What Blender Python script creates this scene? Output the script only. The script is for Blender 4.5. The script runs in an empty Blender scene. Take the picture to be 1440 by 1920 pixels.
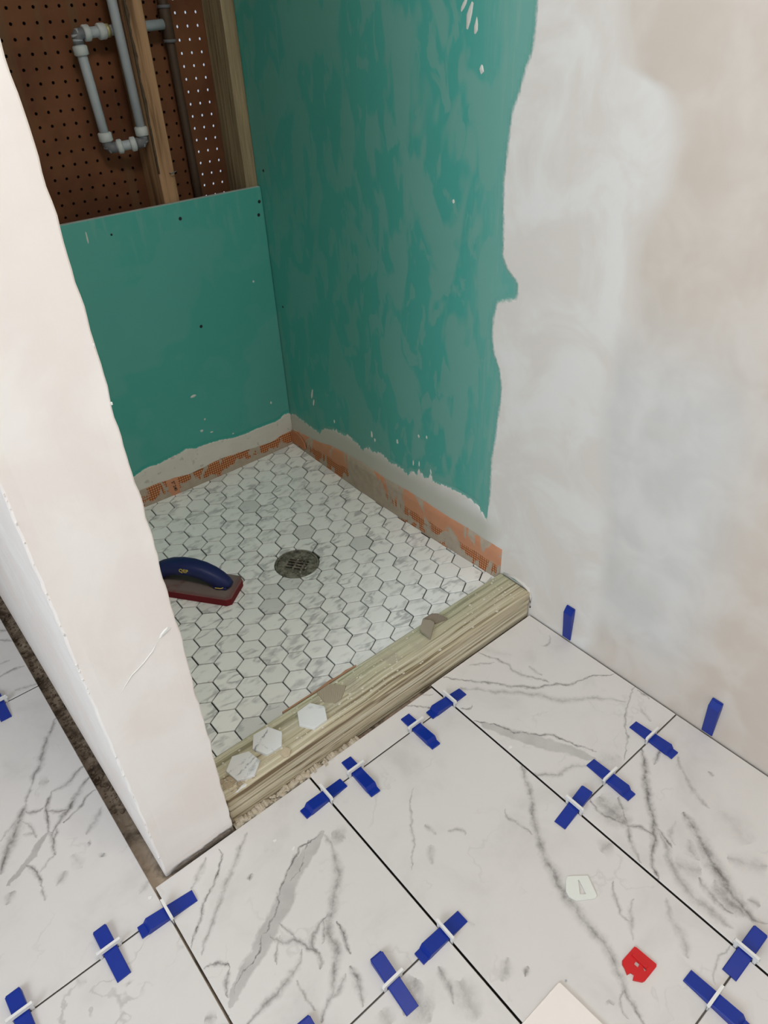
import bpy, bmesh, math, random
import numpy as np
from mathutils import Vector, Matrix

# ---------------------------------------------------------------- camera, light, exposure
SC = bpy.context.scene
COL = SC.collection
CAM = (-0.97555,-0.70809,1.143)
ROT = [(0.767205,-0.640285,-0.037839),(0.398282,0.429328,0.810586),(-0.50276,-0.636956,0.584396)]
FOCAL = 1335.72
cam_data = bpy.data.cameras.new('camera')
cam_data.sensor_fit = 'HORIZONTAL'
cam_data.sensor_width = 36.0
cam_data.lens = FOCAL * 36.0 / 1440.0
cam_data.clip_start = 0.02
cam = bpy.data.objects.new('camera', cam_data)
COL.objects.link(cam)
cm = Matrix.Identity(4)
for c_ in range(3):
    for r_ in range(3):
        cm[r_][c_] = ROT[c_][r_]
cm.translation = Vector(CAM)
cam.matrix_world = cm
SC.camera = cam

SC.view_settings.view_transform = 'Standard'
SC.view_settings.look = 'None'
SC.view_settings.gamma = 1.0
SC.view_settings.use_curve_mapping = False
SC.view_settings.exposure = 0.0

world = bpy.data.worlds.new('world')
SC.world = world
world.use_nodes = True
world.node_tree.nodes['Background'].inputs[0].default_value = (0.75, 0.85, 1.0, 1)
world.node_tree.nodes['Background'].inputs[1].default_value = 0.6

LAMP_AT = (-0.68, -0.76, 2.37)
LAMP_POWER = 29.5
WINDOW_POWER = 36.0
BACK_LAMP_POWER = 9.0


def area_light(name, loc, size, power, color, direction, size_y=None):
    d = bpy.data.lights.new(name, 'AREA')
    d.energy = power
    d.color = color
    d.size = size
    if size_y:
        d.shape = 'RECTANGLE'
        d.size_y = size_y
    else:
        d.shape = 'DISK'
    o = bpy.data.objects.new(name, d)
    COL.objects.link(o)
    o.location = loc
    o.rotation_euler = Vector(direction).to_track_quat('-Z', 'Y').to_euler()
    return o


# daylight through the window in the far left wall of the room
area_light('window_daylight', (-2.66, -0.9, 1.45), 1.1, WINDOW_POWER, (0.80, 0.90, 1.0), (1, 0.05, -0.25), 1.2)
# the lamp of the neighbouring room that shines through the pegboard
area_light('neighbour_room_light', (-0.10, 1.25, 2.2), 0.4, BACK_LAMP_POWER, (1.0, 0.97, 0.92), (0, 0.5, -1))

# ---------------------------------------------------------------- measured outlines (metres)
PLASTER = [(0.1161,1.1573),(0.1172,1.1328),(0.118,1.0947),(0.1205,1.0716),(0.1315,1.0476),(0.1394,1.0193),(0.1513,0.9932),(0.1549,0.9706),(0.1586,0.9197),(0.1618,0.8868),(0.161,0.8618),(0.1575,0.8192),(0.1545,0.7656),(0.1414,0.745),(0.1254,0.7343),(0.1161,0.727),(0.1143,0.7084),(0.1183,0.6978),(0.1457,0.6882),(0.1622,0.6801),(0.169,0.6448),(0.1695,0.6131),(0.1633,0.5826),(0.1473,0.5545),(0.1393,0.5235),(0.138,0.4893),(0.1424,0.452),(0.1459,0.4011),(0.1527,0.3467),(0.1518,0.2655),(0.1528,0.2077),(0.1577,0.1829),(0.1874,0.2116),(0.2213,0.2164),(0.2822,0.213),(0.3332,0.2034),(0.3407,0.2256),(0.3482,0.2038),(0.3653,0.2019),(0.3824,0.2138),(0.3944,0.1928),(0.4041,0.1975),(0.414,0.196),(0.4244,0.1786),(0.4382,0.1879),(0.4545,0.1883),(0.4752,0.1868),(0.5068,0.1853),(0.5168,0.1968),(0.5342,0.1923),(0.5606,0.1888),(0.5781,0.1926),(0.6069,0.172),(0.6332,0.1854),(0.6632,0.1893),(0.6997,0.1842),(0.7369,0.1808),(0.7851,0.1613),(0.8065,0.1405),(0.8326,0.1421),(0.8858,0.1472),(0.9326,0.1503)]
BACKBAND = [(-0.5038,0.1415),(-0.4926,0.1437),(-0.4669,0.1516),(-0.4491,0.1535),(-0.4325,0.1501),(-0.3959,0.1547),(-0.3542,0.159),(-0.3465,0.1631),(-0.3267,0.1588),(-0.3176,0.1537),(-0.2809,0.1534),(-0.2337,0.1492),(-0.2008,0.141),(-0.1613,0.1379),(-0.1252,0.1399),(-0.0887,0.1401),(-0.0573,0.1382),(-0.0353,0.1427),(-0.0233,0.1509),(-0.0072,0.1501),(0.0025,0.1414),(0.009,0.1287)]
BACKMEM = [(-0.4982,0.0948),(-0.4434,0.0944),(-0.3901,0.0903),(-0.35,0.0825),(-0.3114,0.0858),(-0.2522,0.0908),(-0.1931,0.0865),(-0.1321,0.082),(-0.08,0.0765),(-0.035,0.0874),(0.0036,0.088)]
RIGHTMEM = [(0.9375,0.0957),(0.8748,0.0996),(0.8061,0.107),(0.7524,0.1194),(0.7017,0.124),(0.6057,0.1292),(0.5163,0.1239),(0.4315,0.1288),(0.3517,0.1286),(0.2762,0.1253),(0.2049,0.1283),(0.1537,0.1263),(0.1046,0.1273)]
DRAIN = (-0.3081,0.4929,0.0199)
SLOPE = 0.0569
PITCH = 0.05355
HEXROT = -0.01182
HEX0 = (-0.5474,0.4006)
SLOTDIR = -0.975
VEINS = {
 'A': [
  ([(-0.6598,-0.1039),(-0.6991,-0.1172),(-0.734,-0.1284),(-0.7653,-0.1481),(-0.7951,-0.1669),(-0.8265,-0.1823),(-0.8533,-0.1966),(-0.8798,-0.2068),(-0.9015,-0.2198),(-0.9167,-0.2318)],9.5,0.62,1),
  ([(-0.6637,-0.1045),(-0.6906,-0.105),(-0.7092,-0.1045),(-0.7393,-0.1164),(-0.7569,-0.1305),(-0.7746,-0.1401),(-0.7958,-0.163),(-0.8304,-0.1789),(-0.8533,-0.1966),(-0.8835,-0.2036),(-0.9026,-0.2217)],2.2,0.95,0),
  ([(-0.691,-0.1007),(-0.7072,-0.114),(-0.7229,-0.1269),(-0.7511,-0.1391)],1.8,0.7,0),
  ([(-0.7616,-0.0191),(-0.7859,-0.0377),(-0.8157,-0.0612),(-0.8413,-0.0787),(-0.8619,-0.0991),(-0.888,-0.1196),(-0.9142,-0.1442)],4,0.4,0),
  ([(-0.8152,-0.0122),(-0.8263,-0.0408),(-0.8464,-0.0601),(-0.8731,-0.0757),(-0.8972,-0.0986),(-0.9202,-0.1235)],2.2,0.75,0),
  ([(-0.8375,-0.0121),(-0.8634,-0.0345),(-0.8829,-0.0427)],3.5,0.4,0),
  ([(-0.6623,-0.1098),(-0.6708,-0.1456),(-0.6843,-0.1753),(-0.7079,-0.1979),(-0.728,-0.2183),(-0.7449,-0.2302),(-0.7535,-0.2485),(-0.758,-0.2695),(-0.7727,-0.2871),(-0.7878,-0.3033),(-0.81,-0.3151),(-0.8286,-0.3307)],5.5,0.5,0),
  ([(-0.736,-0.218),(-0.7606,-0.2231),(-0.7801,-0.235),(-0.7809,-0.2559),(-0.7914,-0.274)],3,0.6,0),
  ([(-0.7465,-0.219),(-0.7575,-0.2387),(-0.7698,-0.247)],2.5,0.5,0),
  ([(-0.82,-0.1815),(-0.8148,-0.2019),(-0.7953,-0.2188),(-0.7877,-0.2347),(-0.7793,-0.2558)],3.2,0.55,0),
  ([(-0.8003,-0.1774),(-0.7969,-0.1982),(-0.794,-0.2214)],2,0.45,0),
  ([(-0.8108,-0.1958),(-0.8228,-0.2106),(-0.8359,-0.2267)],1.8,0.45,0),
  ([(-0.7952,-0.2344),(-0.8181,-0.248),(-0.8405,-0.2551),(-0.869,-0.2589),(-0.8965,-0.2627),(-0.908,-0.2635)],3.8,0.5,0),
  ([(-0.7318,-0.2366),(-0.735,-0.2581),(-0.7418,-0.2712),(-0.7438,-0.2863)],2.8,0.8,0),
  ([(-0.7534,-0.3007),(-0.7605,-0.3239),(-0.7652,-0.3396),(-0.7747,-0.3536)],3.5,0.6,0),
  ([(-0.825,-0.2626),(-0.8256,-0.285),(-0.8255,-0.31)],2.8,0.45,0),
  ([(-0.7658,-0.3047),(-0.7848,-0.3115),(-0.8004,-0.3122)],3.5,0.5,0),
  ([(-0.9196,-0.1622),(-0.9047,-0.166),(-0.8931,-0.1731),(-0.8894,-0.1852)],2,0.65,0),
  ([(-0.8892,-0.1839),(-0.902,-0.1964),(-0.9102,-0.218)],2.6,0.55,0),
  ([(-0.6535,-0.1174),(-0.6484,-0.1299),(-0.6416,-0.1398)],12,0.4,0),
  ([(-0.7954,-0.0862),(-0.8032,-0.0939)],3,0.6,0),
  ([(-0.9502,-0.2242),(-0.9375,-0.2303),(-0.9232,-0.2385)],5,0.5,0),
 ],
 'B': [
  ([(-0.307,-0.2309),(-0.335,-0.2718),(-0.3626,-0.3053),(-0.3826,-0.3295),(-0.3998,-0.3545),(-0.4157,-0.379),(-0.4253,-0.4076),(-0.437,-0.4329),(-0.4438,-0.4568),(-0.4488,-0.4885),(-0.451,-0.5151),(-0.4573,-0.5374),(-0.4686,-0.5573),(-0.4772,-0.5722),(-0.4855,-0.5953),(-0.4962,-0.6194)],6,0.5,0),
  ([(-0.3998,-0.3545),(-0.4157,-0.379),(-0.4272,-0.4059),(-0.4369,-0.4286),(-0.4451,-0.4557),(-0.4499,-0.4854)],2.4,0.5,0),
  ([(-0.4013,-0.2777),(-0.4078,-0.2992),(-0.402,-0.3206),(-0.4006,-0.3399)],3,0.42,0),
  ([(-0.4923,-0.1434),(-0.522,-0.17),(-0.5428,-0.1977),(-0.5637,-0.2233),(-0.5942,-0.2534)],1.8,0.4,0),
  ([(-0.5244,-0.2076),(-0.5209,-0.2229),(-0.5223,-0.2357)],3,0.35,0),
  ([(-0.5035,-0.2401),(-0.4851,-0.2581),(-0.4893,-0.2704)],3,0.35,0),
  ([(-0.5404,-0.2397),(-0.5618,-0.2668)],5,0.3,0),
  ([(-0.3635,-0.4724),(-0.3858,-0.4938),(-0.3965,-0.5158),(-0.3935,-0.5261)],2.2,0.4,0),
  ([(-0.3624,-0.51),(-0.3848,-0.5183),(-0.4032,-0.5327),(-0.417,-0.5467)],2.8,0.35,0),
  ([(-0.3255,-0.542),(-0.3473,-0.566),(-0.3562,-0.5881),(-0.3799,-0.6106)],6,0.28,0),
  ([(-0.574,-0.44),(-0.6023,-0.4569)],6,0.4,0),
  ([(-0.5604,-0.4674),(-0.5732,-0.4736)],3,0.6,0),
  ([(-0.3117,-0.6447),(-0.3301,-0.6395),(-0.3475,-0.6385),(-0.3792,-0.652)],1.8,0.35,0),
  ([(-0.3549,-0.6712),(-0.3698,-0.6764),(-0.3783,-0.6883)],3.5,0.45,0),
  ([(-0.4807,-0.5747),(-0.4984,-0.5789),(-0.5073,-0.5996)],3,0.4,0),
  ([(-0.3413,-0.4314),(-0.3256,-0.4316),(-0.3154,-0.436)],9,0.3,0),
  ([(-0.5079,-0.5676),(-0.5088,-0.5732)],5,0.35,0),
  ([(-0.5827,-0.3669),(-0.5747,-0.3771)],3,0.2,0),
 ],
 'C': [
  ([(-0.2776,0.0053),(-0.2594,-0.0157),(-0.2442,-0.0395),(-0.2189,-0.0641),(-0.2007,-0.0897),(-0.1783,-0.1164),(-0.1506,-0.1431),(-0.1205,-0.1579),(-0.0985,-0.1795),(-0.069,-0.1855),(-0.0475,-0.1979),(-0.0046,-0.2279)],2.4,0.62,0),
  ([(-0.1737,0.0041),(-0.1588,-0.035),(-0.1517,-0.0557),(-0.1556,-0.0806),(-0.1495,-0.1014),(-0.1378,-0.1221),(-0.1244,-0.1463)],2.8,0.5,0),
  ([(-0.2695,-0.0372),(-0.2447,-0.0673),(-0.2194,-0.0964),(-0.1849,-0.1323),(-0.1608,-0.1616),(-0.1439,-0.1915),(-0.1145,-0.2157),(-0.0835,-0.2388),(-0.0529,-0.28)],5,0.32,0),
  ([(-0.3026,-0.1282),(-0.2926,-0.1491),(-0.2782,-0.1754),(-0.2646,-0.2019),(-0.2512,-0.2281),(-0.2377,-0.2536),(-0.2224,-0.2771),(-0.2107,-0.303),(-0.2013,-0.3216)],8,0.55,1),
  ([(-0.3082,-0.113),(-0.2877,-0.1445),(-0.2739,-0.1715),(-0.2577,-0.1959),(-0.2403,-0.2188),(-0.2203,-0.2393),(-0.2109,-0.2591),(-0.2024,-0.2836),(-0.1865,-0.3127)],2.2,0.75,0),
  ([(-0.0036,-0.2674),(-0.0533,-0.2847),(-0.0962,-0.308),(-0.1195,-0.3284),(-0.1684,-0.3575)],1.6,0.5,0),
  ([(-0.3114,-0.261),(-0.2834,-0.2908),(-0.2595,-0.2977),(-0.2356,-0.3091),(-0.2181,-0.3299)],4,0.4,0),
  ([(-0.3055,-0.0734),(-0.2913,-0.086),(-0.2808,-0.0794)],2,0.55,0),
  ([(-0.0599,-0.0665),(-0.0485,-0.0783),(-0.021,-0.0645)],3,0.4,0),
  ([(-0.0452,-0.3075),(-0.057,-0.3367)],3,0.35,0),
  ([(-0.0086,-0.2762),(-0.011,-0.3064)],2,0.5,0),
  ([(-0.1234,-0.0918),(-0.1228,-0.1273)],3,0.3,0),
  ([(-0.2134,-0.0063),(-0.1701,-0.0372)],2,0.4,0),
  ([(-0.2037,-0.3318),(-0.184,-0.3384),(-0.1641,-0.3451)],14,0.2,0),
  ([(-0.1849,0.048),(-0.1266,-0.0493)],8,0.12,0),
 ],
 'D': [
  ([(-0.1205,-0.3578),(-0.1405,-0.38),(-0.1713,-0.4038),(-0.2038,-0.4316),(-0.2263,-0.454),(-0.2441,-0.468),(-0.2663,-0.4808),(-0.2898,-0.4948),(-0.304,-0.5092),(-0.3082,-0.5202)],5.5,0.62,0),
  ([(-0.259,-0.3674),(-0.2649,-0.3975),(-0.2679,-0.4214),(-0.2675,-0.4365)],17,0.45,0),
  ([(-0.273,-0.3631),(-0.2836,-0.3888),(-0.2773,-0.4095),(-0.2703,-0.4323),(-0.2548,-0.455),(-0.2508,-0.473)],4,0.55,0),
  ([(-0.2314,-0.3916),(-0.2535,-0.4113),(-0.2695,-0.4348),(-0.2865,-0.4526),(-0.301,-0.4714),(-0.3055,-0.4846)],4,0.5,0),
  ([(-0.1778,-0.4794),(-0.1876,-0.5027),(-0.1977,-0.5228),(-0.2123,-0.5451),(-0.2236,-0.5624),(-0.231,-0.5823),(-0.2422,-0.6013),(-0.2482,-0.6147),(-0.2532,-0.6347),(-0.2523,-0.6487),(-0.2417,-0.6623)],9,0.6,0),
  ([(-0.2446,-0.577),(-0.2559,-0.5988),(-0.2583,-0.6152),(-0.2571,-0.6343)],14,0.45,0),
  ([(-0.2398,-0.4717),(-0.2491,-0.4922),(-0.271,-0.5145),(-0.2817,-0.535),(-0.2903,-0.5565),(-0.2909,-0.5778),(-0.2921,-0.604),(-0.2918,-0.6335)],7,0.38,0),
  ([(-0.237,-0.4669),(-0.2388,-0.4798),(-0.2462,-0.5018)],2.5,0.6,0),
  ([(-0.2602,-0.557),(-0.2673,-0.5796),(-0.272,-0.6002),(-0.2728,-0.6207)],4.5,0.5,0),
  ([(-0.2178,-0.5124),(-0.2315,-0.5318),(-0.2334,-0.5439)],8,0.35,0),
  ([(-0.0889,-0.4123),(-0.1065,-0.4357),(-0.1276,-0.4666),(-0.1371,-0.49),(-0.1382,-0.5064)],5,0.33,0),
  ([(-0.1014,-0.3858),(-0.1349,-0.3957)],3.5,0.5,0),
  ([(-0.0779,-0.4671),(-0.0773,-0.4802)],3,0.45,0),
  ([(-0.2334,-0.6229),(-0.2292,-0.6404)],6,0.35,0),
  ([(-0.2673,-0.5178),(-0.2596,-0.5378),(-0.2475,-0.5549)],14,0.25,0),
  ([(-0.1268,-0.5183),(-0.1361,-0.5512),(-0.1495,-0.5825)],16,0.16,0),
  ([(-0.1976,-0.5716),(-0.1876,-0.5871),(-0.1616,-0.6196)],10,0.25,0),
  ([(-0.202,-0.4827),(-0.2297,-0.4914),(-0.2382,-0.5052)],5,0.3,0),
 ],
 'E': [
  ([(-0.9199,0.4428),(-0.9348,0.4333),(-0.9506,0.414),(-0.9642,0.3938),(-0.9758,0.3726),(-0.9912,0.3523),(-1.0012,0.3414),(-1.0131,0.3228)],5,0.55,0),
  ([(-1.0094,0.3259),(-1.0278,0.3043),(-1.0374,0.2854)],2,0.45,0),
  ([(-1.0354,0.2897),(-1.0468,0.2728),(-1.0593,0.2547),(-1.0737,0.2363),(-1.0876,0.2185),(-1.0989,0.1992),(-1.108,0.1839)],6.5,0.6,0),
  ([(-0.9188,0.2987),(-0.9457,0.2893),(-0.9659,0.2814),(-0.9811,0.2806),(-0.9934,0.2819)],3.6,0.55,0),
  ([(-0.9918,0.2821),(-1.0039,0.2621),(-1.0112,0.2476),(-1.0173,0.2296),(-1.0216,0.2062)],3,0.65,0),
  ([(-0.9225,0.269),(-0.9414,0.2598),(-0.9574,0.2458),(-0.9722,0.2344),(-0.9859,0.2255),(-0.997,0.2176),(-1.0071,0.212),(-1.0185,0.2022)],4.2,0.65,0),
  ([(-0.9264,0.231),(-0.9463,0.2299),(-0.9612,0.2187),(-0.9781,0.2127),(-0.9942,0.208)],2.6,0.6,0),
  ([(-1.0409,0.2721),(-1.0285,0.2636),(-1.0101,0.26)],2.8,0.6,0),
  ([(-1.0104,0.2469),(-0.9978,0.2388),(-0.9815,0.232)],3,0.55,0),
  ([(-1.0205,0.2081),(-1.0397,0.1984),(-1.0578,0.1845),(-1.0705,0.1746),(-1.0859,0.1674),(-1.1064,0.1575)],4.2,0.7,1),
  ([(-1.0205,0.2053),(-1.0216,0.1827),(-1.0295,0.1599)],3.4,0.6,0),
  ([(-1.0285,0.1617),(-1.0423,0.1553),(-1.0573,0.145)],2,0.4,0),
  ([(-1.0713,0.1752),(-1.065,0.162),(-1.0607,0.1403),(-1.0618,0.1188)],2.6,0.6,0),
  ([(-1.0611,0.1207),(-1.0626,0.1073),(-1.0667,0.094)],2.4,0.45,0),
  ([(-1.05,0.2624),(-1.0414,0.242),(-1.0399,0.2097)],2.4,0.4,0),
  ([(-1.058,0.2366),(-1.0483,0.2267),(-1.038,0.2248)],2.6,0.35,0),
  ([(-0.9301,0.1945),(-0.9557,0.1728),(-0.9739,0.1577)],5,0.33,0),
  ([(-0.9635,0.1091),(-0.9689,0.1032)],3.5,0.6,0),
  ([(-1.0227,0.1201),(-1.0425,0.1046)],5,0.35,0),
  ([(-0.9221,0.015),(-0.9469,0.0046)],6,0.3,0),
  ([(-1.0052,0.1387),(-0.9984,0.1041)],6,0.2,0),
  ([(-0.9776,0.1429),(-0.9711,0.1387)],3,0.45,0),
  ([(-1.0086,0.2076),(-1.0184,0.1881)],3,0.5,0),
  ([(-1.0918,0.2438),(-1.0678,0.2593),(-1.0522,0.2716)],2.4,0.35,0),
  ([(-1.0028,0.3169),(-0.9863,0.3089)],7,0.25,0),
  ([(-1.1016,0.146),(-1.1142,0.1279)],5,0.4,0),
 ],
 'G': [
  ([(-0.9842,0.632),(-0.962,0.637),(-0.9296,0.6285)],3,0.5,0),
  ([(-0.9406,0.7852),(-0.9255,0.7673)],3,0.55,0),
  ([(-0.9498,0.7529),(-0.9246,0.7268)],3,0.5,0),
  ([(-0.9728,0.672),(-0.9488,0.6698)],3,0.35,0),
  ([(-0.9653,0.5744),(-0.9406,0.5659),(-0.9253,0.5597)],4,0.35,0),
 ],
 'H': [
  ([(-0.6928,-0.3736),(-0.7107,-0.3849),(-0.7357,-0.3936)],16,0.42,0),
  ([(-0.6577,-0.3808),(-0.664,-0.4096),(-0.6719,-0.4312)],5,0.45,0),
  ([(-0.6479,-0.4121),(-0.6557,-0.4386),(-0.6618,-0.4652)],14,0.28,0),
  ([(-0.7105,-0.4235),(-0.7095,-0.4033),(-0.7215,-0.3887)],20,0.3,0),
  ([(-0.7551,-0.3706),(-0.7579,-0.3912)],10,0.25,0),
 ],
 'I': [
  ([(-0.382,0.0002),(-0.358,-0.0246),(-0.3423,-0.0425)],1.6,0.55,0),
  ([(-0.3438,0.0029),(-0.3235,-0.0147)],1.5,0.4,0),
  ([(-0.5932,0.006),(-0.5643,-0.0005)],2,0.25,0),
 ],
 'J': [
  ([(-0.3024,-0.6774),(-0.2876,-0.6831)],14,0.3,0),
 ],
 'F': [
  ([(-1.0113,-0.1044),(-1.0112,-0.11)],4,0.4,0),
  ([(-1.0662,-0.0516),(-1.0584,-0.0694)],5,0.2,0),
  ([(-0.9515,-0.2199),(-0.9361,-0.2292)],5,0.4,0),
 ],
}

SPLATS_RIGHT = [(0.8265, 0.2579, 0.004, 0.016, 0.35), (0.8232, 0.231, 0.003, 0.012, 0.3), (0.7282, 0.2093, 0.003, 0.006, 0), (0.383, 0.3054, 0.003, 0.004, 0), (0.3553, 0.3141, 0.003, 0.005, 0), (0.3407, 0.2256, 0.003, 0.009, -0.3), (0.2532, 1.1155, 0.006, 0.02, 0.3), (0.2374, 1.1016, 0.004, 0.012, 0.1), (0.2655, 1.1308, 0.004, 0.012, 0.7), (0.2226, 1.045, 0.005, 0.008, 0), (0.2814, 0.8379, 0.003, 0.004, 0), (0.4619, 0.2577, 0.004, 0.007, 0), (0.5515, 0.2246, 0.003, 0.006, 0.2), (0.5637, 0.2353, 0.004, 0.01, 0), (0.4036, 0.2224, 0.002, 0.008, 0), (0.3822, 0.2291, 0.002, 0.009, 0), (0.061, 0.0787, 0.002, 0.004, 0), (0.0295, 0.0912, 0.003, 0.004, 0)]
SPLATS_BACK = [(-0.2892, 0.3035, 0.008, 0.0045, 0), (-0.2699, 0.2274, 0.003, 0.003, 0), (-0.2861, 0.197, 0.005, 0.0035, 0), (-0.2576, 0.1826, 0.005, 0.002, 0), (-0.1951, 0.153, 0.003, 0.002, 0), (-0.4515, 0.7441, 0.002, 0.014, 0), (-0.06, 0.5549, 0.003, 0.003, 0), (-0.0599, 0.2028, 0.003, 0.004, 0)]

# ---------------------------------------------------------------- helpers
rnd = random.Random(7)


def lin(c):
    return tuple((v / 255 / 12.92 if v <= 10.3 else ((v / 255 + 0.055) / 1.055) ** 2.4) for v in c) + (1.0,)


def link(name, me, mat=None, parent=None, smooth=False):
    if mat is not None:
        me.materials.append(mat)
    if smooth:
        for p in me.polygons:
            p.use_smooth = True
    o = bpy.data.objects.new(name, me)
    COL.objects.link(o)
    if parent is not None:
        o.parent = parent
    return o


def pyd(name, verts, faces, mat=None, parent=None, smooth=False):
    me = bpy.data.meshes.new(name)
    me.from_pydata([tuple(map(float, v)) for v in verts], [], faces)
    me.validate()
    me.update()
    return link(name, me, mat, parent, smooth)


def from_bm(name, bm, mat=None, parent=None, smooth=False):
    bmesh.ops.recalc_face_normals(bm, faces=bm.faces)
    me = bpy.data.meshes.new(name)
    bm.to_mesh(me)
    bm.free()
    return link(name, me, mat, parent, smooth)


def bm_box(bm, lo, hi, bevel=0.0, seg=1):
    g = bmesh.ops.create_cube(bm, size=1.0)
    vs = g['verts']
    for v in vs:
        v.co = Vector([lo[i] + (v.co[i] + 0.5) * (hi[i] - lo[i]) for i in range(3)])
    if bevel > 0:
        es = list({e for v in vs for e in v.link_edges})
        bmesh.ops.bevel(bm, geom=es, offset=bevel, segments=seg, affect='EDGES', profile=0.5)


def box(name, lo, hi, mat, parent=None, bevel=0.0, seg=1):
    bm = bmesh.new()
    bm_box(bm, lo, hi, bevel, seg)
    return from_bm(name, bm, mat, parent)


def bm_prism(bm, pts, z0, z1, bevel=0.0):
    """polygon in xy (ccw) extruded from z0 to z1, top edge chamfered"""
    n = len(pts)
    cx = sum(p[0] for p in pts) / n
    cy = sum(p[1] for p in pts) / n
    b = [bm.verts.new((p[0], p[1], z0)) for p in pts]
    m = [bm.verts.new((p[0], p[1], z1 - bevel)) for p in pts]
    faces = [b[::-1]]
    rows = [b, m]
    if bevel > 0:
        t = []
        for p in pts:
            d = math.hypot(p[0] - cx, p[1] - cy) or 1
            k = max(0.0, 1 - bevel * 1.2 / d)
            t.append(bm.verts.new((cx + (p[0] - cx) * k, cy + (p[1] - cy) * k, z1)))
        rows.append(t)
    for a, c in zip(rows[:-1], rows[1:]):
        for i in range(n):
            faces.append([a[i], a[(i + 1) % n], c[(i + 1) % n], c[i]])
    faces.append(rows[-1])
    for f in faces:
        bm.faces.new(f)


def bm_tube(bm, path, radii, n=12, cap=True):
    """tube along a list of points; radii a number or a list"""
    path = [Vector(p) for p in path]
    if not hasattr(radii, '__len__'):
        radii = [radii] * len(path)
    rings = []
    up = None
    for i, p in enumerate(path):
        t = (path[min(i + 1, len(path) - 1)] - path[max(i - 1, 0)])
        if t.length < 1e-9:
            t = rings_t
        t.normalize()
        rings_t = t
        if up is None or abs(up.dot(t)) > 0.99:
            up = Vector((0, 0, 1)) if abs(t.z) < 0.9 else Vector((0, 1, 0))
        a = t.cross(up).normalized()
        b = t.cross(a).normalized()
        rings.append([bm.verts.new(p + (a * math.cos(2 * math.pi * k / n) + b * math.sin(2 * math.pi * k / n)) * radii[i]) for k in range(n)])
    for r0, r1 in zip(rings[:-1], rings[1:]):
        for k in range(n):
            bm.faces.new([r0[k], r0[(k + 1) % n], r1[(k + 1) % n], r1[k]])
    if cap:
        bm.faces.new(rings[0][::-1])
        bm.faces.new(rings[-1])


def tube(name, path, radii, mat, parent=None, n=14):
    bm = bmesh.new()
    bm_tube(bm, path, radii, n)
    return from_bm(name, bm, mat, parent, smooth=True)


def empty(name, loc, label, cat, group=None, rot=None):
    o = bpy.data.objects.new(name, None)
    o.empty_display_size = 0.02
    COL.objects.link(o)
    o.location = loc
    if rot is not None:
        o.rotation_euler = rot
    tag(o, label, cat, group)
    return o


def tag(o, label=None, cat=None, group=None, kind=None):
    if label:
        o['label'] = label
    if cat:
        o['category'] = cat
    if group:
        o['group'] = group
    if kind:
        o['kind'] = kind
    return o


def copy_tree(o, parent=None):
    c = o.copy()
    COL.objects.link(c)
    if parent is not None:
        c.parent = parent
    for ch in list(o.children):
        copy_tree(ch, c)
    return c


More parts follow.
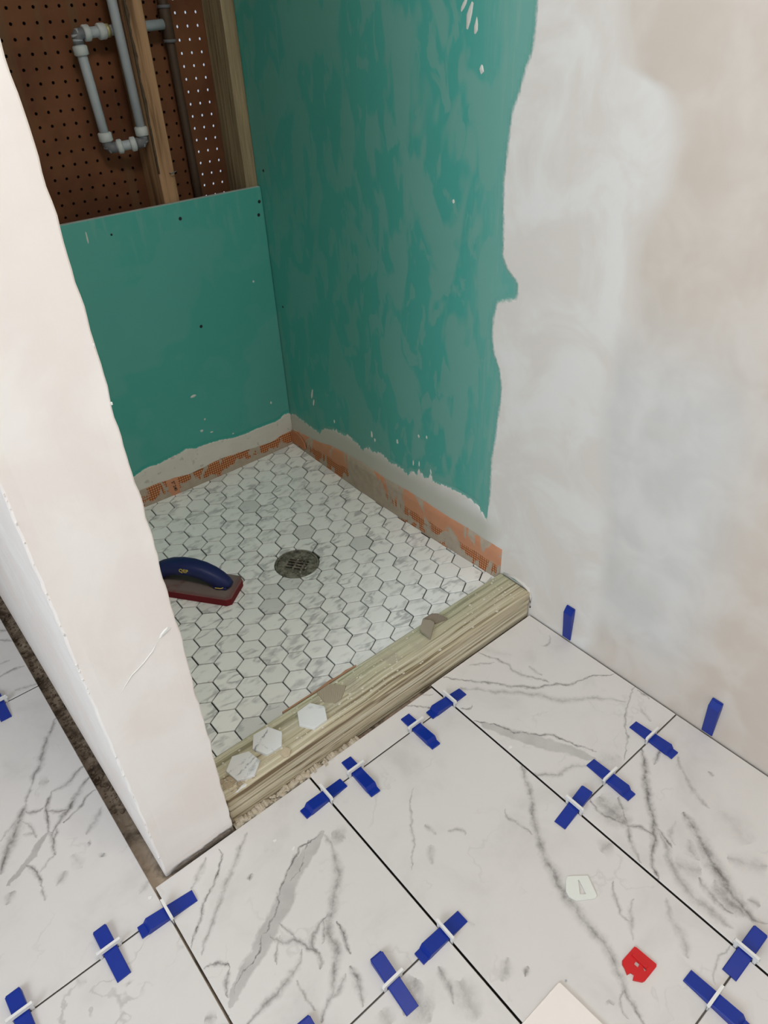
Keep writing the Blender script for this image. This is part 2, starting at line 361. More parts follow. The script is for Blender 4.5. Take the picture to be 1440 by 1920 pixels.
# ---------------------------------------------------------------- material helpers
class NT:
    def __init__(self, name, rough=0.6, spec=0.4):
        self.m = bpy.data.materials.new(name)
        self.m.use_nodes = True
        self.t = self.m.node_tree
        self.b = self.t.nodes['Principled BSDF']
        self.b.inputs['Roughness'].default_value = rough
        self.b.inputs['Specular IOR Level'].default_value = spec

    def n(self, kind, **kw):
        x = self.t.nodes.new(kind)
        for k, v in kw.items():
            setattr(x, k, v)
        return x

    def put(self, sock, v):
        if hasattr(v, 'is_linked') or hasattr(v, 'links'):
            self.t.links.new(v, sock)
        elif v is not None:
            sock.default_value = v

    def math(self, op, a, b=None, c=None, clamp=False):
        x = self.n('ShaderNodeMath', operation=op, use_clamp=clamp)
        for i, v in enumerate((a, b, c)):
            if v is not None:
                self.put(x.inputs[i], v)
        return x.outputs[0]

    def vec(self, op, a, b=None):
        x = self.n('ShaderNodeVectorMath', operation=op)
        self.put(x.inputs[0], a)
        if b is not None:
            self.put(x.inputs[1], b)
        return x.outputs['Value'] if op in ('DOT_PRODUCT', 'LENGTH', 'DISTANCE') else x.outputs['Vector']

    def pos(self):
        return self.n('ShaderNodeNewGeometry').outputs['Position']

    def obj(self):
        return self.n('ShaderNodeTexCoord').outputs['Object']

    def noise(self, v, scale, detail=3, rough=0.55, col=False, dist=0.0):
        x = self.n('ShaderNodeTexNoise')
        self.put(x.inputs['Vector'], v)
        x.inputs['Scale'].default_value = scale
        x.inputs['Detail'].default_value = detail
        x.inputs['Roughness'].default_value = rough
        x.inputs['Distortion'].default_value = dist
        return x.outputs['Color' if col else 'Fac']

    def ramp(self, f, a, b, lo=0.0, hi=1.0, smooth=True):
        x = self.n('ShaderNodeMapRange', interpolation_type='SMOOTHSTEP' if smooth else 'LINEAR', clamp=True)
        self.put(x.inputs['Value'], f)
        x.inputs['From Min'].default_value = a
        x.inputs['From Max'].default_value = b
        x.inputs['To Min'].default_value = lo
        x.inputs['To Max'].default_value = hi
        return x.outputs[0]

    def mix(self, f, a, b, blend='MIX'):
        x = self.n('ShaderNodeMix', data_type='RGBA', blend_type=blend)
        self.put(x.inputs[0], f)
        self.put(x.inputs[6], a)
        self.put(x.inputs[7], b)
        return x.outputs[2]

    def sep(self, v):
        x = self.n('ShaderNodeSeparateXYZ')
        self.put(x.inputs[0], v)
        return x.outputs

    def comb(self, a, b, c):
        x = self.n('ShaderNodeCombineXYZ')
        for i, v in enumerate((a, b, c)):
            self.put(x.inputs[i], v)
        return x.outputs[0]

    def color(self, v):
        self.put(self.b.inputs['Base Color'], v)

    def rough(self, v):
        self.put(self.b.inputs['Roughness'], v)

    def bump(self, h, strength=0.3, dist=0.002):
        x = self.n('ShaderNodeBump')
        x.inputs['Strength'].default_value = strength
        x.inputs['Distance'].default_value = dist
        self.put(x.inputs['Height'], h)
        self.t.links.new(x.outputs[0], self.b.inputs['Normal'])

    def attr(self, name):
        x = self.n('ShaderNodeAttribute', attribute_name=name)
        return x.outputs['Fac']


def plain(name, rgb, rough=0.5, spec=0.4, vary=0.08, scale=30.0, metal=0.0):
    k = NT(name, rough, spec)
    c = lin(rgb)
    d = tuple(v * (1 - vary * 2.2) for v in c[:3]) + (1,)
    e = tuple(min(1, v * (1 + vary)) for v in c[:3]) + (1,)
    k.color(k.mix(k.noise(k.pos(), scale, 4), d, e))
    k.b.inputs['Metallic'].default_value = metal
    return k.m


# ---- marble floor tile: white body with hand laid grey veins of the print
MARBLE = (226, 223, 218)
VEIN = (108, 105, 103)


def marble(key):
    k = NT('marble_' + key.lower(), 0.32, 0.35)
    P = k.pos()
    off = (ord(key[0]) * 1.37 % 7, ord(key[0]) * 2.11 % 5, 0)
    Pn = k.vec('ADD', P, off)
    w1 = k.vec('SUBTRACT', k.noise(Pn, 38, 3, 0.6, col=True), (0.5, 0.5, 0.5))
    w2 = k.vec('SUBTRACT', k.noise(Pn, 130, 2, 0.6, col=True), (0.5, 0.5, 0.5))
    s1 = k.n('ShaderNodeVectorMath', operation='SCALE'); k.put(s1.inputs[0], w1); s1.inputs['Scale'].default_value = 0.017
    s2 = k.n('ShaderNodeVectorMath', operation='SCALE'); k.put(s2.inputs[0], w2); s2.inputs['Scale'].default_value = 0.0045
    Pw = k.vec('ADD', P, k.vec('ADD', s1.outputs[0], s2.outputs[0]))
    total = None
    bands = None
    soft = k.ramp(k.noise(Pn, 30, 3), 0.3, 0.7, 0.75, 1.1)
    for pts, w, inten, band in VEINS.get(key, []):
        A = Vector((pts[0][0], pts[0][1])); B = Vector((pts[-1][0], pts[-1][1]))
        d = B - A
        L = d.length
        d = d / L
        q = Vector((-d.y, d.x))
        tt = sorted([((Vector(p) - A).dot(d) / L, (Vector(p) - A).dot(q)) for p in pts])
        tt = [(min(1, max(0, t)), s) for t, s in tt]
        m = max(0.001, max(abs(s) for t, s in tt)) * 1.02
        t = k.math('ADD', k.vec('DOT_PRODUCT', Pw, (d.x / L, d.y / L, 0)), -A.dot(d) / L)
        s = k.math('ADD', k.vec('DOT_PRODUCT', Pw, (q.x, q.y, 0)), -A.dot(q) + m)
        fc = k.n('ShaderNodeFloatCurve')
        fc.mapping.extend = 'HORIZONTAL'
        cu = fc.mapping.curves[0]
        cu.points[0].location = (0.0, (tt[0][1] / m + 1) / 2)
        cu.points[1].location = (1.0, (tt[-1][1] / m + 1) / 2)
        last = 0.0
        for a, b in tt[1:-1]:
            a = max(a, last + 0.012)
            if a < 0.99:
                cu.points.new(a, (b / m + 1) / 2)
                last = a
        fc.mapping.update()
        k.put(fc.inputs['Value'], t)
        diff = k.math('ABSOLUTE', k.math('MULTIPLY_ADD', fc.outputs[0], -2 * m, s))
        fw = k.n('ShaderNodeFloatCurve')
        fw.mapping.extend = 'HORIZONTAL'
        cw = fw.mapping.curves[0]
        cw.points[0].location = (0.0, 0.0)
        cw.points[1].location = (1.0, 0.0)
        for a, b in ((0.06, 0.55), (0.3, 0.9), (0.55, 1.0), (0.8, 0.8), (0.94, 0.5)):
            cw.points.new(a, b)
        fw.mapping.update()
        k.put(fw.inputs['Value'], t)
        ww = w * 0.001 * (1.75 if band else 2.9)
        wt = k.math('MAXIMUM', k.math('MULTIPLY', fw.outputs[0], ww), 1e-5)
        f = k.math('SUBTRACT', 1.0, k.math('DIVIDE', diff, wt), clamp=True)
        if band:
            f = k.math('MULTIPLY', k.math('MULTIPLY', f, 3.2, clamp=True), inten * 0.62)
            f = k.math('MULTIPLY', f, soft)
            bands = f if bands is None else k.math('MAXIMUM', bands, f)
            continue
        f = k.math('POWER', f, 2.1)
        f = k.math('MULTIPLY', f, min(1.0, inten * 1.45))
        total = f if total is None else k.math('MAXIMUM', total, f)
    br = k.ramp(k.noise(Pn, 48, 5, 0.7), 0.32, 0.66, 0.42, 1.15)
    cloud = k.ramp(k.noise(Pn, 7.5, 5, 0.6, dist=0.4), 0.46, 0.78, 0.0, 0.17)
    ridge = k.math('ABSOLUTE', k.math('SUBTRACT', k.noise(k.vec('ADD', Pw, off), 5.5, 4, 0.55), 0.5))
    thin = k.math('MULTIPLY', k.ramp(ridge, 0.0, 0.012, 0.30 if key in 'KFG' else 0.12, 0.0), k.ramp(k.noise(Pn, 9, 2), 0.45, 0.62))
    amb = k.math('MAXIMUM', cloud, thin)
    if total is not None:
        amb = k.math('MAXIMUM', amb, k.math('MULTIPLY', total, br))
    if bands is not None:
        amb = k.math('MAXIMUM', amb, bands)
    base = k.mix(k.noise(Pn, 3.0, 2), lin((222, 219, 216)), lin((214, 210, 207)))
    warm = k.mix(k.noise(Pn, 20, 2), lin((104, 103, 103)), lin((120, 112, 106)))
    k.color(k.mix(amb, base, warm))
    k.rough(k.ramp(k.noise(P, 18, 3), 0.3, 0.7, 0.30, 0.42))
    return k.m


def hex_marble():
    k = NT('hex_marble', 0.38, 0.35)
    r = k.n('ShaderNodeObjectInfo').outputs['Random']
    P = k.vec('ADD', k.pos(), k.comb(k.math('MULTIPLY', r, 37.0), k.math('MULTIPLY', r, 91.0), 0.0))
    st = k.n('ShaderNodeMapping')
    k.put(st.inputs['Rotation'], k.comb(0.0, 0.0, k.math('MULTIPLY_ADD', k.math('FRACT', k.math('MULTIPLY', r, 13.7)), 1.8, -0.4)))
    st.inputs['Scale'].default_value = (1.0, 2.4, 1.0)
    k.put(st.inputs['Vector'], P)
    n1 = k.noise(st.outputs[0], 14, 3, 0.5, dist=0.25)
    band = k.ramp(k.math('ABSOLUTE', k.math('SUBTRACT', n1, 0.5)), 0.0, 0.07, 0.52, 0.0)
    gate = k.ramp(k.noise(P, 17, 2), 0.48, 0.62)
    cloud = k.ramp(k.noise(st.outputs[0], 22, 4), 0.52, 0.74, 0.0, 0.38)
    grey = k.ramp(r, 0.94, 0.96, 0.0, 0.22)
    a = k.math('MAXIMUM', k.math('MAXIMUM', k.math('MULTIPLY', band, gate), cloud), grey)
    base = k.mix(r, lin((247, 248, 245)), lin((240, 241, 238)))
    k.color(k.mix(a, base, lin((118, 121, 124))))
    return k.m


def wood_material(name, dark, mid, light, axis=0, stripe=70.0, mortar=False, green=0.0):
    k = NT(name, 0.75, 0.2)
    P = k.pos()
    s = k.sep(P)
    warp = k.math('MULTIPLY', k.math('SUBTRACT', k.noise(P, 4.0, 2), 0.5), 0.016)
    sc = [1.0, 1.0, 1.0]
    v = k.comb(k.math('MULTIPLY', s[0], 0.018 if axis == 0 else 1.0),
               k.math('ADD', k.math('MULTIPLY', s[1], 1.0), warp),
               k.math('MULTIPLY', s[2], 0.05 if axis == 2 else 1.0))
    n1 = k.noise(v, stripe, 3, 0.6)
    n2 = k.noise(v, stripe * 3.2, 2, 0.6)
    f = k.math('ADD', k.math('MULTIPLY', n1, 0.75), k.math('MULTIPLY', n2, 0.25))
    c = k.mix(k.ramp(f, 0.38, 0.50), lin(dark), lin(mid))
    c = k.mix(k.ramp(f, 0.5, 0.66), c, lin(light))
    if green:
        g = k.math('MULTIPLY', k.ramp(s[1], 0.02, 0.10), k.ramp(k.noise(P, 9, 2), 0.3, 0.6, 0.3, green))
        c = k.mix(g, c, lin((172, 182, 154)), 'MIX')
    if mortar:
        m = k.math('MULTIPLY', k.ramp(k.noise(P, 16, 5, 0.65), 0.45, 0.57), 0.8)
        gate = k.math('MULTIPLY', k.ramp(s[0], -0.66, -0.55), k.ramp(s[0], -0.22, -0.36))
        gate = k.math('MULTIPLY', gate, k.ramp(s[1], 0.03, 0.06))
        c = k.mix(k.math('MULTIPLY', m, gate), c, lin((176, 168, 148)))
        sp = k.ramp(k.noise(P, 190, 2), 0.70, 0.76, 0.0, 0.8)
        c = k.mix(k.math('MULTIPLY', sp, k.ramp(k.noise(P, 14, 2), 0.46, 0.6)), c, lin((214, 208, 194)))
    k.color(c)
    k.bump(f, 0.8, 0.005)
    return k.m


TEAL = (76, 151, 137)


def teal_paper(name, film):
    k = NT(name, 0.62, 0.3)
    P = k.pos()
    s = k.sep(P)
    base = k.mix(k.noise(P, 5.0, 3), lin((70, 160, 149)), lin((82, 168, 157)))
    st = k.n('ShaderNodeMapping')
    st.inputs['Scale'].default_value = (1.0, 2.2, 0.9)
    st.inputs['Rotation'].default_value = (0.9, 0, 0)
    k.put(st.inputs['Vector'], P)
    sm = k.ramp(k.noise(st.outputs[0], 5.0, 3, 0.5, dist=0.4), 0.49, 0.55, 0.0, 1.0)
    sm2 = k.ramp(k.noise(st.outputs[0], 12.0, 3, 0.5, dist=0.5), 0.54, 0.60, 0.0, 0.9)
    if film:
        g = k.ramp(s[1], 0.80, 0.16, 0.18, 0.38)
        edge = k.ramp(s[1], 0.27, 0.14, 0.0, 0.55)
        vert = k.comb(0.0, k.math('MULTIPLY', s[1], 1.0), k.math('MULTIPLY', s[2], 0.08))
        str_ = k.ramp(k.noise(vert, 60.0, 3), 0.4, 0.65)
        f = k.math('MAXIMUM', k.math('MULTIPLY', k.math('MAXIMUM', sm, sm2), g), k.math('MULTIPLY', edge, k.math('MULTIPLY_ADD', str_, 0.6, 0.4)))
    else:
        f = k.math('MULTIPLY', k.math('MAXIMUM', sm, k.math('MULTIPLY', sm2, 0.4)), 0.10)
        vert = k.comb(s[0], 0.0, k.math('MULTIPLY', s[2], 0.15))
        top = k.math('MULTIPLY', k.ramp(s[2], 0.62, 0.78), k.ramp(k.noise(vert, 45.0, 2), 0.5, 0.68, 0.0, 0.22))
        f = k.math('MAXIMUM', f, top)
    c = k.mix(f, base, lin((150, 178, 168)))
    k.color(c)
    return k.m, k, c


M_TEAL_BACK, _, _ = teal_paper('teal_board_back', False)
M_TEAL_RIGHT, _, _ = teal_paper('teal_board_right', True)


def plaster_tone(k):
    """two skim coats of slightly different tone that meet along a trowelled edge"""
    P = k.pos()
    s = k.sep(P)
    b = k.noise(P, 6.5, 4, 0.55, dist=0.8)
    fine = k.noise(P, 11.0, 3, 0.5, dist=0.35)
    fc = k.n('ShaderNodeFloatCurve')
    fc.mapping.extend = 'HORIZONTAL'
    cu = fc.mapping.curves[0]
    tab = [(0.0, -0.150), (0.31, -0.134), (0.469, -0.095), (0.622, -0.092), (0.753, -0.108), (0.846, -0.099), (0.93, -0.134), (1.025, -0.114), (1.065, -0.040), (1.2, -0.02)]
    cu.points[0].location = (0.0, 0.5 + tab[0][1])
    cu.points[1].location = (1.0, 0.5 + tab[-1][1])
    for z, y in tab[1:-1]:
        cu.points.new(z / 1.2, 0.5 + y)
    fc.mapping.update()
    k.put(fc.inputs['Value'], k.math('DIVIDE', s[2], 1.2))
    d = k.math('SUBTRACT', k.math('SUBTRACT', fc.outputs[0], 0.5), s[1])
    d = k.math('MULTIPLY_ADD', k.math('SUBTRACT', b, 0.5), 0.06, d)
    second = k.ramp(d, -0.012, 0.03)
    left = k.mix(k.ramp(b, 0.40, 0.62), lin((222, 216, 210)), lin((229, 227, 224)))
    grey = k.mix(k.ramp(fine, 0.34, 0.68), lin((209, 207, 205)), lin((220, 218, 216)))
    beige = k.mix(k.ramp(fine, 0.34, 0.68), lin((209, 198, 187)), lin((217, 209, 201)))
    where = k.math('MULTIPLY_ADD', k.math('SUBTRACT', b, 0.5), 0.5, k.math('ADD', k.ramp(s[2], 0.60, 0.80), k.ramp(s[1], -0.28, -0.42)))
    where = k.math('ADD', where, k.ramp(s[2], 0.17, 0.02, 0.0, 0.9))
    right = k.mix(k.math('MINIMUM', where, 1.0, clamp=True), grey, beige)
    return k.mix(second, left, right), P, k.math('MULTIPLY_ADD', second, 0.6, b)


def plaster_coat_material():
    k, kk = NT('plaster_coat', 0.8, 0.2), None
    m, k2, c2 = teal_paper('tmp', True)
    bpy.data.materials.remove(m)
    k = NT('plaster_coat', 0.8, 0.2)
    c, P, b = plaster_tone(k)
    s = k.sep(P)
    d = k.attr('edge')
    n = k.math('SUBTRACT', k.noise(P, 120.0, 4, 0.7), 0.5)
    lowz = k.ramp(s[2], 0.24, 0.19)
    spike = k.math('SUBTRACT', k.noise(k.comb(0.0, s[1], k.math('MULTIPLY', s[2], 0.3)), 95.0, 3, 0.6), 0.5)
    d = k.math('ADD', d, k.math('MULTIPLY', k.math('MULTIPLY', spike, lowz), 0.03))
    d = k.math('MULTIPLY', d, k.math('MULTIPLY_ADD', lowz, 4.0, 1.0))
    f = k.ramp(k.math('MULTIPLY_ADD', n, 0.012, d), -0.0035, 0.0055)
    base = k.mix(k.noise(P, 5.0, 3), lin((70, 160, 149)), lin((82, 168, 157)))
    base = k.mix(0.35, base, lin((150, 178, 168)))
    low = k.ramp(s[2], 0.22, 0.16)
    c = k.mix(k.math('MULTIPLY', low, k.ramp(s[1], 0.10, 0.17)), c, lin((196, 194, 184)))
    k.color(k.mix(f, base, c))
    k.bump(b, 0.12, 0.008)
    return k.m


def plaster_plain(name, a, b):
    k = NT(name, 0.8, 0.2)
    P = k.pos()
    n = k.noise(P, 6.0, 4, 0.55, dist=0.5)
    k.color(k.mix(k.ramp(n, 0.4, 0.62), lin(a), lin(b)))
    k.bump(k.noise(P, 25.0, 4), 0.12, 0.006)
    return k.m


def membrane_material(horizontal):
    """orange waterproof membrane with woven squares, smeared with grey thinset"""
    k = NT('membrane_' + ('back' if horizontal == 0 else 'right'), 0.8, 0.15)
    P = k.pos()
    s = k.sep(P)
    u = s[horizontal]
    pitch = 0.0066
    su = k.math('PINGPONG', u, pitch / 2)
    sv = k.math('PINGPONG', s[2], pitch / 2)
    g = k.math('MINIMUM', su, sv)
    grid = k.ramp(g, 0.0006, 0.0013)
    orange = k.mix(k.noise(P, 40, 3), lin((192, 134, 102)), lin((206, 150, 118)))
    weave = k.mix(grid, lin((128, 74, 42)), lin((206, 142, 102)))
    if horizontal == 1:
        low = k.ramp(k.math('ADD', s[2], k.math('MULTIPLY', k.noise(P, 30, 2), 0.02)), 0.094, 0.086)
        col = k.mix(low, orange, weave)
    else:
        col = k.mix(k.ramp(k.math('ABSOLUTE', k.math('ADD', u, 0.4030)), 0.014, 0.018), orange, weave)
    st = k.n('ShaderNodeMapping')
    st.inputs['Scale'].default_value = (1.0, 1.0, 0.55)
    k.put(st.inputs['Vector'], P)
    sm = k.noise(st.outputs[0], 24.0 if horizontal == 0 else 19.0, 5, 0.6, dist=0.9)
    bias = k.ramp(s[2], 0.064, 0.052, 0.0, 0.2 if horizontal == 0 else 0.10)
    if horizontal == 1:
        zone = k.ramp(k.math('ABSOLUTE', k.math('SUBTRACT', s[1], 0.55)), 0.06, 0.20, 0.09, -0.01)
        bias = k.math('ADD', bias, zone)
    if horizontal == 0:
        bias = k.math('ADD', bias, k.ramp(k.math('ABSOLUTE', k.math('ADD', u, 0.4030)), 0.010, 0.016, -0.3, 0.0))
    f = k.ramp(k.math('ADD', sm, bias), 0.53 if horizontal == 0 else 0.52, 0.57, 0.0, 0.92)
    thin = k.mix(k.noise(P, 60, 3), lin((158, 146, 128)), lin((188, 179, 165)))
    k.color(k.mix(f, col, thin))
    k.bump(k.math('MULTIPLY_ADD', sm, 1.0, k.math('MULTIPLY', grid, 0.15)), 0.35, 0.004)
    return k.m


def substrate_material():
    k = NT('dirty_subfloor', 0.95, 0.1)
    P = k.pos()
    a = k.noise(P, 22, 6, 0.65, dist=0.6)
    b = k.noise(P, 90, 5, 0.7)
    c = k.mix(k.ramp(a, 0.36, 0.56), lin((84, 72, 60)), lin((150, 133, 115)))
    c = k.mix(k.ramp(a, 0.58, 0.70), c, lin((186, 172, 154)))
    c = k.mix(k.ramp(b, 0.60, 0.68, 0.0, 0.7), c, lin((58, 50, 42)))
    s = k.sep(P)
    pale = k.math('MULTIPLY', k.ramp(k.math('ADD', s[1], k.math('MULTIPLY', k.noise(P, 30, 3), 0.14)), 0.24, 0.10, 0.0, 0.75), k.ramp(s[0], -0.88, -0.89))
    pale = k.math('MULTIPLY', pale, k.ramp(a, 0.3, 0.55, 0.5, 1.0))
    c = k.mix(pale, c, lin((190, 172, 152)))
    k.color(c)
    k.bump(k.math('ADD', a, k.math('MULTIPLY', b, 0.5)), 0.8, 0.006)
    return k.m


def pegboard_material():
    k = NT('brown_pegboard', 0.72, 0.25)
    P = k.pos()
    a = k.noise(P, 7, 4)
    c = k.mix(k.ramp(a, 0.35, 0.65), lin((92, 56, 36)), lin((112, 72, 46)))
    s = k.sep(P)
    streak = k.noise(k.comb(s[0], 0.0, k.math('MULTIPLY', s[2], 0.06)), 26, 3)
    c = k.mix(k.ramp(streak, 0.52, 0.68, 0.0, 0.45), c, lin((104, 84, 60)))
    k.color(c)
    return k.m


M_MEM_BACK = membrane_material(0)
M_MEM_RIGHT = membrane_material(1)
M_PLASTER = plaster_coat_material()
M_BAND = plaster_plain('plaster_band', (186, 183, 170), (204, 201, 192))
M_PARTITION = plaster_plain('partition_plaster', (240, 233, 228), (244, 240, 236))
M_WHITEWALL = plaster_plain('white_wall', (214, 210, 204), (224, 221, 216))
M_SUB = substrate_material()
M_GROUTBED = plain('unfilled_joint_bed', (50, 53, 50), 0.9, 0.1, 0.15, 60)
M_HEX = hex_marble()
M_PEG = pegboard_material()
M_DARKBROWN = plain('dark_brown_matte', (34, 25, 19), 0.9, 0.1, 0.1, 20)  # near-black for the added light-blocking board and the drain well
M_CURB = wood_material('treated_lumber', (128, 111, 86), (194, 183, 156), (222, 214, 192), 0, 120.0, True, 0.5)
M_STUD = wood_material('stud_wood', (112, 84, 60), (164, 128, 96), (176, 140, 106), 2, 40.0)
M_STUD_PALE = wood_material('stud_pale_wood', (128, 113, 88), (148, 132, 104), (164, 148, 118), 2, 60.0)
M_BLUE = plain('blue_plastic', (6, 44, 146), 0.38, 0.45, 0.05, 60)
M_WHITEPL = plain('white_plastic', (232, 231, 228), 0.42, 0.4, 0.02, 40)
M_CREAMPL = plain('off_white_plastic', (226, 228, 222), 0.45, 0.4, 0.02, 40)
M_RED = plain('red_plastic', (206, 22, 28), 0.4, 0.4, 0.05, 60)
M_GREYPIPE = plain('grey_pipe', (168, 176, 182), 0.5, 0.4, 0.06, 40)
M_COLLAR = plain('pale_grey_collar', (190, 196, 196), 0.5, 0.4, 0.05, 40)
M_ELBOW = plain('dark_grey_elbow', (104, 106, 110), 0.5, 0.4, 0.06, 40)
M_DARKPIPE = plain('brown_painted_pipe', (78, 62, 50), 0.6, 0.3, 0.15, 25)
M_BRASS = plain('pale_brass', (176, 170, 124), 0.4, 0.4, 0.08, 60, 0.3)
M_BLACK = plain('black_screw', (26, 26, 25), 0.5, 0.4, 0.1, 80)
M_TILEBODY = plain('porcelain_body', (70, 66, 62), 0.9, 0.1, 0.15, 60)
M_JOINT = plain('joint_mortar', (104, 98, 92), 0.9, 0.1, 0.3, 40)
M_THINSET = plain('dried_thinset', (198, 186, 166), 0.95, 0.1, 0.22, 220)
M_GREYBACK = None


# ================================================================ SETTING: FLOOR
T = 0.0095
floor = box('floor', (-2.62, -2.62, -0.06), (0.12, 1.78, -T - 0.0035), M_SUB)
tag(floor, 'bare brown dirty subfloor seen in the gap beside the white partition', kind='structure')

g, gy = 0.0018, 0.0012
XJ = [-1.8452, -1.5376, -1.2310, -0.9241, -0.6199, -0.3115, -0.0042]
TILES = [  # key, x0, x1, y0, y1
    ('E', XJ[2], XJ[3], -0.0486, 0.5537), ('F', XJ[2], XJ[3], -0.658, -0.0486), ('G', XJ[2], XJ[3], 0.5537, 1.163), ('K', XJ[2], XJ[3], 1.163, 1.74), ('K', XJ[2], XJ[3], -1.267, -0.658),
    ('A', XJ[3], XJ[4], -0.3568, -0.0025), ('H', XJ[3], XJ[4], -0.966, -0.3568), ('K', XJ[3], XJ[4], -1.575, -0.966),
    ('I', XJ[4], XJ[5], -0.0514, 0.0025), ('B', XJ[4], XJ[5], -0.662, -0.0514), ('J', XJ[4], XJ[5], -1.271, -0.662),
    ('C', XJ[5], XJ[6], -0.3607, 0.0085), ('D', XJ[5], XJ[6], -0.9697, -0.3607), ('K', XJ[5], XJ[6], -1.579, -0.9697),
]
for a, b in ((0, 1), (1, 2)):
    y = -1.579 + (0.305 if a == 1 else 0)
    while y < 1.6:
        TILES.append(('K', XJ[a], XJ[b], y, min(y + 0.6095, 1.74)))
        y += 0.6095
MARB = {}
for key, x0, x1, y0, y1 in TILES:
    if key not in MARB:
        MARB[key] = marble(key)
    bm = bmesh.new()
    bm_box(bm, (x0 + g, y0 + gy, -T), (x1 - g, y1 - gy, 0.0), 0.0007)
    t = from_bm('floor_tile', bm, MARB[key], floor)
    t.data.materials.append(M_TILEBODY)
    for p in t.data.polygons:
        if abs(p.normal.z) < 0.3:
            p.material_index = 1

for x0, x1, yj in ((XJ[2], XJ[3], -0.0486), (XJ[2], XJ[3], 0.5537), (XJ[3], XJ[4], -0.3568), (XJ[4], XJ[5], -0.0514), (XJ[4], XJ[5], -0.6620), (XJ[5], XJ[6], -0.3607)):
    box('joint_mortar', (x0 + g + 0.001, yj - gy + 0.0001, -0.0092), (x1 - g - 0.001, yj + gy - 0.0001, -0.0024), M_JOINT, floor)
for i, (x, y) in enumerate(((-0.300, -0.200), (-0.734, -0.064), (-0.717, -0.096), (-0.936, -0.013))):
    bm = bmesh.new()
    bm_prism(bm, [(x + 0.0032 * math.cos(q * 1.05 + i) * (1 + 0.5 * (q % 2)), y + 0.0018 * math.sin(q * 1.05 + i) * (1 + 0.5 * (q % 3))) for q in range(6)], 0.0001, 0.0011, 0.0003)
    from_bm('plaster_fleck', bm, M_WHITEPL, floor)

# thinset crumbs squeezed out along the foot of the curb and the partition (nobody could count them)
def crumbs(name, n, zone, size, mat, parent, seed, flat=0.6):
    r = random.Random(seed)
    bm = bmesh.new()
    for _ in range(n):
        x, y, z = zone(r)
        s = size * (0.35 + r.random() ** 2 * 1.2)
        pts = []
        m = r.choice((4, 5, 6))
        ph = r.random() * 6
        for i in range(m):
            a = ph + i * 2 * math.pi / m
            q = s * (0.6 + 0.5 * r.random())
            pts.append((x + q * math.cos(a) * 1.2, y + q * math.sin(a)))
        bm_prism(bm, pts, z, z + s * flat * (0.5 + r.random()), s * 0.25)
    o = from_bm(name, bm, mat, parent)
    o['kind'] = 'stuff'
    return o


def ridge_strip(name, x0, x1, yf, yb, z0, z1, mat, parent, seed, n=60):
    """rough bead of mortar between two lines"""
    r = random.Random(seed)
    V, F = [], []
    h, e = 0.5, 0.0
    for i in range(n + 1):
        x = x0 + (x1 - x0) * i / n
        h += (r.random() - 0.5) * 0.5
        h = min(1.0, max(0.1, h))
        e += (r.random() - 0.5) * 0.0016
        e = min(0.003, max(-0.0005, e))
        a, b = yf(x) + e, yb(x)
        zt = z0 + (z1 - z0) * h
        V += [(x, a, z0 - 0.004), (x, a + 0.0008, z0 + (zt - z0) * 0.6), (x + 0.0006 * (r.random() - 0.5), a + (b - a) * 0.35, zt), (x, a + (b - a) * 0.7, zt + 0.001 * (r.random() - 0.5)), (x, b, zt - 0.001)]
    for i in range(n):
        for j in range(4):
            F.append((i * 5 + j, i * 5 + j + 1, i * 5 + j + 6, i * 5 + j + 5))
    o = pyd(name, V, F, mat, parent, True)
    return o


thin = ridge_strip('thinset_bead', -0.772, -0.50, lambda x: -0.0015, lambda x: 0.0125, -0.008, 0.0030, M_THINSET, floor, 3, 220)
tag(thin, 'rough beige bead of dried thinset along the foot of the curb')
crumbs('thinset_crumbs', 150, lambda r: (r.uniform(-0.765, -0.56), r.uniform(-0.003, 0.012), -0.003), 0.004, M_THINSET, floor, 5)
crumbs('gap_rubble', 260, lambda r: (r.uniform(-0.921, -0.903), r.uniform(0.16, 0.9), -T - 0.003), 0.0028, plain('gap_rubble', (120, 104, 88), 0.95, 0.1, 0.3, 90), floor, 8)

# ================================================================ SETTING: SHOWER FLOOR
DX, DY, DZ = DRAIN


def cone(x, y):
    return DZ + SLOPE * math.hypot(x - DX, y - DY)


SX0, SX1, SY0, SY1 = -0.772, -0.0085, 0.101, 0.9465
V, F = [], []
NX, NY = 48, 52
for j in range(NY + 1):
    for i in range(NX + 1):
        x = SX0 + (SX1 + 0.008 - SX0) * i / NX
        y = SY0 + (SY1 + 0.011 - SY0) * j / NY
        d = math.hypot(x - DX, y - DY)
        V.append((x, y, cone(x, y) - 0.0042 - (0.006 if d < 0.05 else 0)))
for j in range(NY):
    for i in range(NX):
        a = j * (NX + 1) + i
        F.append((a, a + 1, a + NX + 2, a + NX + 1))
n0 = len(V)
V += [(SX0, SY0, -0.03), (SX1 + 0.008, SY0, -0.03), (SX1 + 0.008, SY1 + 0.011, -0.03), (SX0, SY1 + 0.011, -0.03)]
F.append((n0 + 3, n0 + 2, n0 + 1, n0))
shower = pyd('floor_shower', V, F, M_GROUTBED)
tag(shower, 'shower floor of hexagon marble mosaic with open dark joints sloping to the drain', kind='structure')

HR = (PITCH - 0.0027) / math.sqrt(3)
R_DRAIN = 0.0545


def clip_half(poly, nx, ny, c):
    out = []
    for i in range(len(poly)):
        a, b = poly[i], poly[(i + 1) % len(poly)]
        da, db = nx * a[0] + ny * a[1] - c, nx * b[0] + ny * b[1] - c
        if da <= 0:
            out.append(a)
        if da * db < 0:
            t = da / (da - db)
            out.append((a[0] + (b[0] - a[0]) * t, a[1] + (b[1] - a[1]) * t))
    return out


